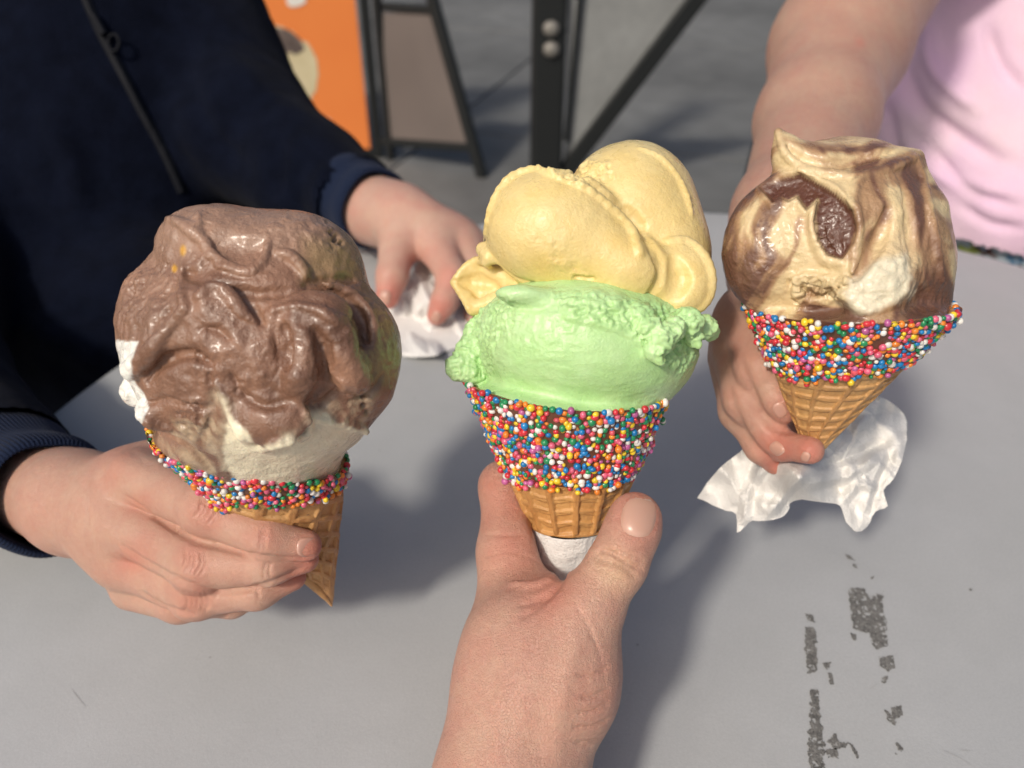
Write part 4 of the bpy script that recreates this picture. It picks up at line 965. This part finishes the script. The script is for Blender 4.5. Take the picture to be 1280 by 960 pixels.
# paper round the foot of the centre cone
nap1 = empty('paper_napkin', tuple(W(V(700, 730, .302))[0]), 'white paper napkin wrapped round the foot of the middle cone, gripped by the adult thumb', 'napkin', 'white paper napkins')
nu, nv = 180, 50; U, T = np.meshgrid(np.linspace(0, 2 * math.pi, nu, endpoint=False), np.linspace(0, 1, nv), indexing='ij'); U, T = U.ravel(), T.ravel()
cb = V(714, 652, .3015); ct_ = V(697, 760, .312); axn = (ct_ - cb); 
rad = 0.0160 * (1 - T) + 0.0075 * T + 0.0004 * np.sin(U * 2 + T * 3) * T
P = cb + T[:, None] * axn + (rad * np.cos(U))[:, None] * C1.e1 + (rad * np.sin(U))[:, None] * C1.e2
fold = 0.0006 * np.exp(-((U - 4.5 + 1.6 * T) / 0.06) ** 2) + 0.0005 * fbm(P, 0.006, 3, 301) + 0.0004 * ss(np.sin(U - 1.2 * T + 1.0), 0.0, 0.05)
P = P + fold[:, None] * (np.cos(U)[:, None] * C1.e1 + np.sin(U)[:, None] * C1.e2)
mk('wrap', W(P), grid_faces(nu, nv), M_PAPER, nap1)

# --- child on the left
boy = empty('person', (-0.20, 0.62, FLOOR), 'child in navy zip jacket at left, holding the chocolate cone and reaching for a napkin', 'person')
def f_lh(p):
    arm = chain(p, [(-60, 560, .44, 66), (20, 596, .385, 60), (98, 628, .338, 62), (150, 640, .325, 62)], 0.008)
    palm = ell(p, 172, 650, .322, 78, 92, 60, -5)
    palm = smin(palm, ell(p, 205, 604, .327, 58, 48, 52, 20), 0.008)
    d = smin(arm, palm, 0.010)
    th_ = chain(p, [(215, 600, .330, 46), (270, 608, .343, 34), (330, 640, .349, 27), (375, 665, .347, 23)], 0.005)
    d = smin(d, th_, 0.008)
    fs = [[(172, 596, .312, 34), (262, 637, .288, 32), (335, 673, .278, 25), (382, 682, .281, 19.5)],
          [(150, 652, .312, 34), (250, 705, .290, 34), (335, 706, .282, 24), (381, 699, .287, 17)],
          [(155, 700, .318, 32), (245, 740, .299, 31), (322, 737, .291, 23), (366, 722, .294, 16.5)],
          [(168, 735, .325, 28), (225, 752, .312, 25), (290, 752, .306, 18), (325, 742, .306, 14)]]
    g_ = fingers(p, fs, 0.004, 0.0009)
    for a in ((262, 636, .2865, 33), (251, 704, .2885, 34), (246, 741, .2975, 31)): g_ = smin(g_, sphere(p, *a), 0.004)
    return smin(d, g_, 0.0045)
def d_lh(p, x, y, n, face):
    d = 0.2 * mm * fbm(p, 0.02, 2, 211)
    r = 0
    for (cx, cy, a, s_) in ((258, 638, 22, 1.0), (240, 702, 12, 1.0), (243, 752, 0, 0.8)):
        for k in (-11, -5, 1, 8, 14):
            c, s2 = math.cos(math.radians(a)), math.sin(math.radians(a))
            pts = [(cx + k * c + 18 * s2 - 3, cy + k * s2 - 18 * c), (cx + (k + 3) * c, cy + (k + 3) * s2), (cx + k * c - 18 * s2 - 3, cy + k * s2 + 18 * c)]
            r += ridge(x, y, pts, 2.2, -0.62 * mm * s_, taper=0.3)
    for pts in ([(334, 655), (331, 672), (330, 692)], [(329, 657), (326, 674), (324, 690)], [(340, 700), (336, 712), (338, 724)], [(334, 700), (330, 714), (331, 726)], [(325, 728), (322, 738), (325, 750)]):
        r += ridge(x, y, pts, 2.2, -0.6 * mm, taper=0.3)
    r += ridge(x, y, [(122, 590), (112, 625), (112, 665), (120, 700)], 5, -0.4 * mm)
    r += ridge(x, y, [(160, 560), (200, 590), (212, 560)], 4, -0.15 * mm)
    r += 1.0 * mm * np.exp(-((x - 152) ** 2 + (y - 582) ** 2) / 16 ** 2) + 0.6 * mm * np.exp(-((x - 128) ** 2 + (y - 660) ** 2) / 14 ** 2)
    return d + r * face
g_lh = lines_on(f_lh, [], [([(160, 622), (187, 640), (215, 659), (244, 674), (285, 686), (337, 697), (388, 698)], [1, 2.5, 3.2, 3.2, 3, 3, 2], -0.1), ([(154, 684), (200, 713), (259, 738), (300, 737), (337, 729), (374, 712)], [1.5, 3, 3.5, 3.5, 3, 2], -0.1),
    ([(180, 742), (205, 758), (240, 769)], [1.5, 3, 2], -0.1)], kc=0.0022, zr=(0.25, 0.37))
v, q, x, y, n = sculpt(g_lh, (-90, 520, .47), (425, 800, .255), 0.00068, d_lh, sm=2)
V1_, Q1_ = v, q
spots = [(258, 638, 24, .6), (240, 700, 24, .55), (243, 748, 24, .6), (165, 700, 22, .7), (395, 685, 26, .9), (385, 705, 24, .9), (370, 722, 22, .8), (335, 672, 18, .4), (150, 585, 24, .35), (170, 628, 18, .6)]
C1_ = skin_cols(v, x, y, (0.575, 0.35, 0.265), (0.56, 0.225, 0.165), spots, 9)
nl = (v, n, x, y)
# far hand
def f_rh(p):
    arm = chain(p, [(400, 235, .70, 50), (448, 258, .66, 44), (500, 272, .62, 44)], 0.01)
    palm = ell(p, 535, 288, .605, 50, 36, 34, 38)
    palm = smin(palm, ell(p, 572, 305, .61, 40, 34, 32, 40), 0.012)
    d = smin(arm, palm, 0.014)
    fs = [[(500, 300, .60, 27), (490, 345, .582, 18.5), (484, 372, .578, 15)],
          [(548, 312, .592, 24), (566, 346, .574, 19), (556, 376, .57, 16), (546, 394, .572, 13)],
          [(582, 318, .60, 23), (606, 350, .592, 18), (598, 390, .592, 15), (588, 410, .595, 13)],
          [(600, 322, .612, 22), (632, 356, .610, 17), (632, 395, .612, 14)],
          [(605, 318, .63, 20), (650, 350, .635, 15), (660, 385, .638, 12)]]
    g_ = fingers(p, fs, 0.006, 0.0015)
    return smin(d, g_, 0.010)
v, q, x, y, n = sculpt(f_rh, (380, 180, .74), (690, 440, .53), 0.0017, None, sm=2)
C2_ = skin_cols(v, x, y, (0.60, 0.38, 0.30), (0.62, 0.22, 0.17), [(484, 375, 28, 1.0), (546, 395, 26, .9), (562, 345, 22, .5), (520, 330, 18, .5)], 12)
nr = (v, n, x, y)
# the arms run on up inside the sleeves so that the body is one figure
def f_core(p):
    d = chain(p, [(-60, 548, .445, 58), (-120, 420, .60, 50), (-60, 60, .78, 55), (130, -60, .86, 110)], 0.02)
    d = smin(d, chain(p, [(408, 238, .695, 46), (330, 180, .74, 48), (260, -40, .84, 55), (130, -60, .86, 120)], 0.02), 0.02)
    return smin(d, chain(p, [(130, -60, .86, 120), (140, 300, .88, 130)], 0.02), 0.03)
v3, q3, x3, y3, n3 = sculpt(f_core, (-220, -260, 1.05), (480, 620, .38), 0.006, None, sm=1)
va = np.concatenate([V1_, v, v3]); qa = np.concatenate([Q1_, q + len(V1_), q3 + len(V1_) + len(v)])
ca = np.concatenate([C1_, C2_, np.tile([0.66, 0.40, 0.30], (len(v3), 1))])
def out_multi(name, parts, mat, parent):
    vs, qs, cs, o_ = [], [], [], 0
    for (a, b, c) in parts:
        wv = W(a); nn = vnormals(wv, b)
        if np.mean(np.sum(nn * (wv - wv.mean(0)), 1)) < 0: b = b[:, ::-1]
        vs.append(wv); qs.append(b + o_); cs.append(c); o_ += len(wv)
    return mk(name, np.concatenate(vs), np.concatenate(qs), mat, parent, col=np.concatenate(cs))
out_multi('body', [(V1_, Q1_, C1_), (v, q, C2_), (v3, q3, np.tile([0.66, 0.40, 0.30], (len(v3), 1)))], M_SKIN2, boy)
nail(*nl, 384, 684, 25, 28, 85, boy, lift=0.0003, base=(0.53, 0.30, 0.235))
nail(*nr, 481, 372, 17, 20, 190, boy, lift=0.0006, base=(0.53, 0.30, 0.235))
nail(*nr, 545, 396, 13, 15, 205, boy, lift=0.0006, base=(0.53, 0.30, 0.235))

# jacket
def f_jacket(p):
    d = ell(p, 108, 180, .80, 212, 470, 190, 2)
    d = smin(d, ell(p, 200, 420, .72, 150, 130, 130), 0.04)
    a1 = chain(p, [(200, -90, .86, 88), (308, 165, .735, 80), (388, 224, .69, 66), (452, 252, .655, 56)], 0.02)
    a2 = chain(p, [(-60, 60, .78, 100), (-120, 420, .60, 100), (-70, 545, .45, 96), (10, 595, .385, 84)], 0.015)
    return smin(smin(d, a1, 0.022), a2, 0.02)
def d_jacket(p, x, y, n, face):
    d = 3.2 * mm * fbm(p + 0.02 * fbm(p, .08, 2, 5)[:, None], 0.09, 3, 221)
    r = 0
    for pts, w_, am in (([(60, 380), (140, 400), (190, 440)], 16, -7), ([(0, 400), (80, 430), (150, 480)], 18, 6), ([(225, 60), (260, 160), (330, 230)], 14, -6), ([(280, 60), (330, 120), (400, 150)], 16, 5),
                        ([(380, 190), (372, 240), (380, 300)], 10, -4), ([(410, 195), (400, 240), (405, 290)], 9, 4), ([(340, 150), (350, 200), (340, 260)], 13, -5),
                        ([(230, 250), (300, 300), (360, 330)], 16, -5), ([(40, 120), (90, 200), (100, 300)], 18, 5), ([(10, 200), (40, 260), (120, 330)], 14, -4)):
        r += ridge(x, y, pts, w_, am * mm, taper=0.3)
    return d + r * face
v, q, x, y, n = sculpt(f_jacket, (-340, -330, 1.12), (500, 720, .30), 0.0042, d_jacket, sm=2)
# cut the sleeve ends open
keep = (x[q].mean(1) < 1e9)
def cutoff(pa, pb):
    a, b = V(*pa), V(*pb); d = (b - a) / np.linalg.norm(b - a)
    c = v[q].mean(1); return ((c - b) @ d > 0) & (np.linalg.norm(c - b, axis=1) < 0.09)
keep &= ~cutoff((-70, 545, .45), (12, 596, .384)) & ~cutoff((392, 222, .69), (448, 250, .655))
out('jacket', v, q[keep], M_NAVY, boy)
JV = (v, n, x, y)
def tube(path, radii, nu, nv, rib=0, amp=0.0, squash=1.0, curl=0.0):
    P = [V(*a) for a in path]; T = np.linspace(0, len(P) - 1, nv); res = []
    ctr = np.array([[np.interp(t, range(len(P)), [p[k] for p in P]) for k in range(3)] for t in T])
    rr = np.array([np.interp(t, range(len(P)), radii) for t in T])
    d = np.gradient(ctr, axis=0); d /= np.linalg.norm(d, axis=1, keepdims=True)
    e1 = np.cross(d, [0, 1.0, 0]); e1 /= np.linalg.norm(e1, axis=1, keepdims=True); e2 = np.cross(d, e1)
    u = np.linspace(0, 2 * math.pi, nu, endpoint=False)
    r = rr[None, :] * np.ones((nu, 1)) + amp * (np.abs(np.sin(u * rib / 2))[:, None] if rib else 0)
    return (ctr[None] + (r * np.cos(u)[:, None])[..., None] * e1[None] * squash + (r * np.sin(u)[:, None])[..., None] * e2[None]).reshape(-1, 3)
def cuff(a, b, ra, rb, parent, rib=90, amp=0.0007):
    """ribbed knit tube turned in at its mouth"""
    A_, B_ = np.array(a, float), np.array(b, float); N = 22; path, rad_ = [], []
    for i in range(N):
        t = i / (N - 1)
        if t < 0.62: k = t / 0.62; path.append(tuple(A_ + (B_ - A_) * k)); rad_.append(ra + (rb - ra) * k + 0.0012 * math.sin(k * 9))
        else:
            k = (t - 0.62) / 0.38; ang = min(1, k * 2.2) * math.pi; dx = math.sin(ang) * 0.03 if k < .455 else 0
            back = max(0, k - 0.3) * 0.55
            path.append(tuple(A_ + (B_ - A_) * (1 + dx * 0.8 - back))); rad_.append(rb - 0.0022 * (1 - math.cos(ang)) / 2 - 0.0006)
    P = np.array([V(*q_) for q_ in path]); d = (V(*b) - V(*a)); d /= np.linalg.norm(d)
    e1 = np.cross(d, [0, 1.0, 0]); e1 /= np.linalg.norm(e1); e2 = np.cross(d, e1); nu = rib * 6
    u = np.linspace(0, 2 * math.pi, nu, endpoint=False); r = np.array(rad_)[None] + amp * (np.abs(np.cos(u * rib / 2)) - 0.5)[:, None] + 0.001 * np.sin(2 * u + 1)[:, None] + 0.0006 * np.sin(5 * u)[:, None]
    pts = (P[None] + (r * np.cos(u)[:, None])[..., None] * e1 + (r * np.sin(u)[:, None])[..., None] * e2).reshape(-1, 3)
    mk('cuff', W(pts), grid_faces(nu, N), M_RIB, parent)
cuff((0, 590, .392), (64, 622, .348), 0.0318, 0.0262, boy)
cuff((438, 246, .662), (470, 262, .640), 0.0365, 0.0325, boy, rib=70)

def surf(JV, px, py, lift):
    v, n, x, y = JV; f = n[:, 2] < 0
    d = (x - px) ** 2 + (y - py) ** 2; d = np.where(f, d, 1e9); k = np.argsort(d)[:12]; z = v[k, 2]; k = k[z < z.min() + 0.03]
    wt = 1 / (d[k] + 1); z = (v[k, 2] * wt).sum() / wt.sum(); nn = (n[k] * wt[:, None]).sum(0); nn /= np.linalg.norm(nn)
    return V(px, py, z) + nn * lift, nn
zp = spline([(96, -30), (112, 10), (128, 45), (152, 90), (178, 140), (205, 190), (228, 240)], 9)
P = []
for k_, (a, b) in enumerate(zp):
    tx, ty = (np.array(zp[min(k_ + 1, len(zp) - 1)]) - np.array(zp[max(k_ - 1, 0)])); L_ = math.hypot(tx, ty); sx, sy = -ty / L_, tx / L_
    for o_, lf in ((-6, 0.0), (-4.5, 0.0022), (-1.2, 0.0022), (0, 0.0034 if k_ % 2 else 0.0026), (1.2, 0.0022), (4.5, 0.0022), (6, 0.0)):
        P.append(surf(JV, a + sx * o_, b + sy * o_, lf)[0])
zipo = mk('zipper', W(np.array(P)), grid_faces(len(zp), 7, wrap=False), M_ZIP, boy)
def loop_mesh(pts3, r, closed=True, nseg=8):
    P = np.array(pts3); n_ = len(P); V_, F_ = [], []
    for i in range(n_):
        t = P[(i + 1) % n_] - P[i - 1] if closed else P[min(i + 1, n_ - 1)] - P[max(i - 1, 0)]; t /= np.linalg.norm(t)
        a = np.cross(t, [0, 0, 1.0]); a /= np.linalg.norm(a); b = np.cross(t, a)
        for j in range(nseg): u = 2 * math.pi * j / nseg; V_.append(P[i] + r * (math.cos(u) * a + math.sin(u) * b))
    for i in range(n_ if closed else n_ - 1):
        for j in range(nseg): i2 = (i + 1) % n_; F_.append((i * nseg + j, i2 * nseg + j, i2 * nseg + (j + 1) % nseg, i * nseg + (j + 1) % nseg))
    return np.array(V_), np.array(F_)
zc, _ = surf(JV, 142, 58, 0.008); R_ = 9.5 * .64 / F
lv, lf = loop_mesh([zc + np.array([math.cos(t) * R_ * 0.75, math.sin(t) * R_ * 1.15, 0]) for t in np.linspace(0, 2 * math.pi, 24, endpoint=False)], 0.0014)
mk('zip_pull', W(lv), lf, M_STEEL if False else M_ZIP, boy)
zc, _ = surf(JV, 124, 34, 0.005)
lv, lf = loop_mesh([zc + np.array([k * 0.0045, -k * 0.008, 0]) for k in np.linspace(-1, 1, 6)], 0.0032, closed=False)
mk('zip_slider', W(lv), lf, M_ZIP, boy)

# --- child on the right
girl = empty('person', (0.50, 0.72, FLOOR), 'child in pale pink shirt at right, holding the marbled cone', 'person')
def f_girl(p):
    arm = chain(p, [(1130, -110, .60, 92), (1048, 60, .530, 79), (1020, 150, .47, 68), (985, 270, .395, 62), (958, 345, .352, 50)], 0.016)
    palm = ell(p, 938, 408, .325, 50, 58, 42, 10)
    d = smin(arm, palm, 0.012)
    fs = [[(942, 412, .315, 38), (950, 462, .302, 29), (970, 497, .298, 21.5), (978, 512, .299, 18.5)],
          [(925, 440, .320, 34), (932, 500, .308, 26), (962, 540, .304, 20), (979, 560, .306, 17.5)],
          [(918, 450, .326, 32), (924, 515, .316, 23), (950, 560, .312, 17), (968, 580, .314, 13.5)],
          [(922, 452, .326, 30), (936, 512, .315, 22), (975, 556, .301, 18), (1013, 563, .2875, 17)],
          [(955, 420, .332, 32), (985, 470, .341, 25), (1008, 525, .338, 20), (1012, 560, .330, 17)]]
    g_ = fingers(p, fs, 0.004, 0.0009)
    return smin(d, g_, 0.006)
def d_girl(p, x, y, n, face):
    r = 0
    for pts in ([(958, 492), (972, 488), (984, 490)], [(938, 470), (950, 455), (968, 452)], [(946, 548), (958, 534), (972, 528)], [(915, 505), (930, 492), (944, 488)]):
        r += ridge(x, y, pts, 2, -0.25 * mm, taper=0.3)
    return 0.25 * mm * fbm(p, 0.025, 2, 231) + r * face
g_girl = lines_on(f_girl, [], [([(926, 450), (940, 486), (962, 528), (988, 541)], [1.5, 3, 3.5, 2], -0.1), ([(912, 486), (924, 524), (948, 560), (968, 574)], [1.5, 3, 3, 2], -0.1)], kc=0.0022, zr=(0.26, 0.40))
v, q, x, y, n = sculpt(g_girl, (860, -240, .68), (1240, 610, .27), 0.00105, d_girl, sm=2)
col = skin_cols(v, x, y, (0.53, 0.325, 0.245), (0.56, 0.22, 0.165), [(975, 560, 30, 1.0), (972, 582, 26, 1.0), (1010, 565, 24, 1.0), (980, 512, 20, .6), (1075, 54, 7, .7), (920, 430, 30, .3)], 15)
def f_gcore(p):
    d = chain(p, [(1122, -95, .60, 80), (1240, -330, .74, 95), (1330, -260, .86, 110)], 0.02)
    return smin(d, chain(p, [(1330, -260, .86, 110), (1330, 200, .90, 120)], 0.02), 0.03)
v3, q3, *_ = sculpt(f_gcore, (1000, -480, 1.1), (1520, 380, .50), 0.007, None)
out_multi('body', [(v, q, col), (v3, q3, np.tile([0.60, 0.37, 0.27], (len(v3), 1)))], M_SKIN2, girl)
gn = (v, n, x, y)
nail(*gn, 975, 513, 17, 20, 150, girl, lift=0.0003, base=(0.53, 0.30, 0.235)); nail(*gn, 971, 561, 17, 19, 140, girl, lift=0.0003, base=(0.53, 0.30, 0.235)); nail(*gn, 1007, 571, 12, 13, 200, girl, lift=0.0003, base=(0.53, 0.30, 0.235))
def f_shirt(p):
    d = ell(p, 1308, 60, .84, 226, 330, 170, -4)
    d = smin(d, ell(p, 1335, 260, .82, 175, 120, 150), 0.05)
    slv = chain(p, [(1260, -300, .76, 120), (1185, -170, .66, 118)], 0.02)
    return smin(d, slv, 0.02)
def d_shirt(p, x, y, n, face):
    r = 0
    for pts, w_, am in (([(1130, 60), (1150, 130), (1230, 190), (1290, 210)], 14, -6), ([(1160, 20), (1170, 90), (1240, 150)], 12, 5), ([(1120, 160), (1180, 220), (1280, 250)], 14, 4), ([(1150, 170), (1210, 235), (1290, 262)], 9, -4),
                        ([(1190, 250), (1240, 280), (1290, 285)], 8, -3), ([(1230, 20), (1250, 80), (1290, 120)], 12, -4), ([(1110, 120), (1118, 180), (1150, 240)], 10, -3)):
        r += ridge(x, y, pts, w_ * 0.8, am * 1.7 * mm, taper=0.3)
    return 3.5 * mm * fbm(p, 0.07, 3, 241) + r * face
v, q, x, y, n = sculpt(f_shirt, (1020, -480, 1.1), (1580, 420, .60), 0.0042, d_shirt, sm=2)
hem = 292 + (x - 1175) * 0.27
kf = (y[q].mean(1) < hem[q].mean(1)) | (v[q].mean(1)[:, 2] > 0.92)
out('shirt', v, q[kf], M_PINK, girl)
def f_shorts(p): return ell(p, 1335, 285, .835, 172, 105, 150)
v, q, x, y, n = sculpt(f_shorts, (1120, 150, 1.05), (1560, 420, .66), 0.0035, lambda p, x, y, n, f_: 1.5 * mm * fbm(p, .04, 2, 7), sm=1)
fl = fbm(v, 0.012, 2, 251); f2 = fbm(v, 0.010, 2, 252)
col = np.tile([0.42, 0.50, 0.56], (len(v), 1)); col[fl > 0.35] = (0.30, 0.36, 0.10); col[f2 > 0.45] = (0.10, 0.05, 0.045); col[(fl < -0.5)] = (0.10, 0.20, 0.33)
out('shorts', v, q, M_FLOR, girl, col=col)

# ------------------------------------------------------------------ crumpled napkins on the table
def napkin(outline, zfun, loc, label, lines, seed, step=2.6, th=0.0003, amp=1.0, ontable=True):
    o = empty('paper_napkin', loc, label, 'napkin', 'white paper napkins')
    P = spline(list(outline) + [outline[0]], 3)[:-1]; rnd = random.Random(seed)
    P = [(a + rnd.uniform(-0.8, 0.8), b + rnd.uniform(-0.8, 0.8)) for a, b in P]
    xy, tr = outline_tris(P, step); x, y = xy[:, 0], xy[:, 1]
    q3 = np.stack([x / 1000, y / 1000, np.full(len(x), seed * 0.01)], 1)
    wx = x + 14 * fbm(q3, 0.045, 2, seed); wy = y + 14 * fbm(q3, 0.045, 2, seed + 5)
    h = np.zeros(len(x))
    for k in range(7):                       # sharp paper creases in random directions
        a = rnd.uniform(0, math.pi); lam = rnd.uniform(22, 60); ph = rnd.uniform(0, 9)
        t = (wx * math.cos(a) + wy * math.sin(a)) / lam + ph; loc_ = ss(fbm(q3, 0.05, 2, seed + 20 + k), -0.3, 0.5)
        h += amp * 0.045 * lam * mm * (np.abs((t % 1) - 0.5) * 4 - 1) * loc_
    for pts, w_, am in lines:
        d, s_, a = seg_d(x, y, pts); h = h + am * mm * np.maximum(0, 1 - d / w_) * ss(a, -.02, .2) * (1 - ss(a, .8, 1.02))
    z = zfun(x, y) - h
    if ontable:
        tz = np.array([VW(on_table(a, b))[0, 2] for a, b in xy]); z = np.minimum(z, tz - 0.0015)
    dirs = np.stack([(x - 640) / F, (480 - y) / F, np.ones(len(x))], 1)
    mesh = mk('sheet', W(dirs * z[:, None]), tr, M_PAPER, o, smooth=False)
    m = mesh.modifiers.new('thick', 'SOLIDIFY'); m.thickness = th; m.offset = 0
    return o
def zr(x, y):
    return 0.326 + 0.018 * ss(990 - x, 0, 120) + 0.00013 * (x - 1000) * 0.4 - 0.040 * np.exp(-(((x - 1002) / 28) ** 2 + ((y - 592) / 24) ** 2)) + 0.022 * ss(x, 1030, 1130) * ss(590 - y, 0, 70)
napkin([(872, 622), (893, 592), (918, 571), (940, 556), (968, 560), (1000, 570), (1020, 556), (1034, 532), (1060, 510), (1088, 494), (1118, 506), (1133, 526), (1131, 562), (1118, 598), (1104, 612), (1109, 632), (1094, 640), (1084, 658), (1072, 665), (1058, 652), (1050, 632), (1028, 628), (992, 625), (984, 640), (968, 650), (940, 651), (930, 660), (921, 665), (921, 642), (900, 636)],
       zr, tuple(W(V(1000, 620, .33))[0]), 'white paper napkin held crumpled under the tip of the marbled cone', [([(928, 660), (936, 612), (960, 570)], 10, 5), ([(960, 645), (985, 612), (1010, 590)], 9, 5), ([(1005, 606), (1060, 596), (1100, 565)], 10, 6), ([(1015, 590), (1060, 572), (1118, 548)], 9, -5), ([(1050, 632), (1072, 604), (1104, 612)], 8, 4), ([(1085, 650), (1100, 600), (1122, 550)], 8, -4), ([(1040, 575), (1090, 510)], 12, 3)], 21, amp=1.15, step=2.4, ontable=False)
def zl(x, y): return 0.590 + 0.0012 * (430 - y) * 0.3 - 0.025 * np.exp(-(((x - 535) / 45) ** 2 + ((y - 385) / 40) ** 2)) - 0.04 * ss(y, 400, 450)
napkin([(478, 398), (492, 372), (512, 345), (525, 322), (545, 330), (565, 345), (590, 360), (612, 395), (608, 420), (580, 432), (560, 438), (540, 446), (505, 445), (476, 430), (455, 420)],
       zl, tuple(on_table(540, 430)), 'crumpled white paper napkin on the table under the far reaching hand', [([(520, 330), (530, 365), (548, 400)], 9, 12), ([(505, 360), (515, 395), (530, 420)], 8, -9), ([(560, 350), (562, 390), (585, 425)], 9, 9), ([(490, 395), (520, 415), (560, 420)], 9, -8), ([(540, 345), (556, 375)], 7, -9)], 33, step=3.0, amp=2.2)

bpy.context.view_layer.update()
for o in SC.objects:
    if '_base' in o: del o['_base']
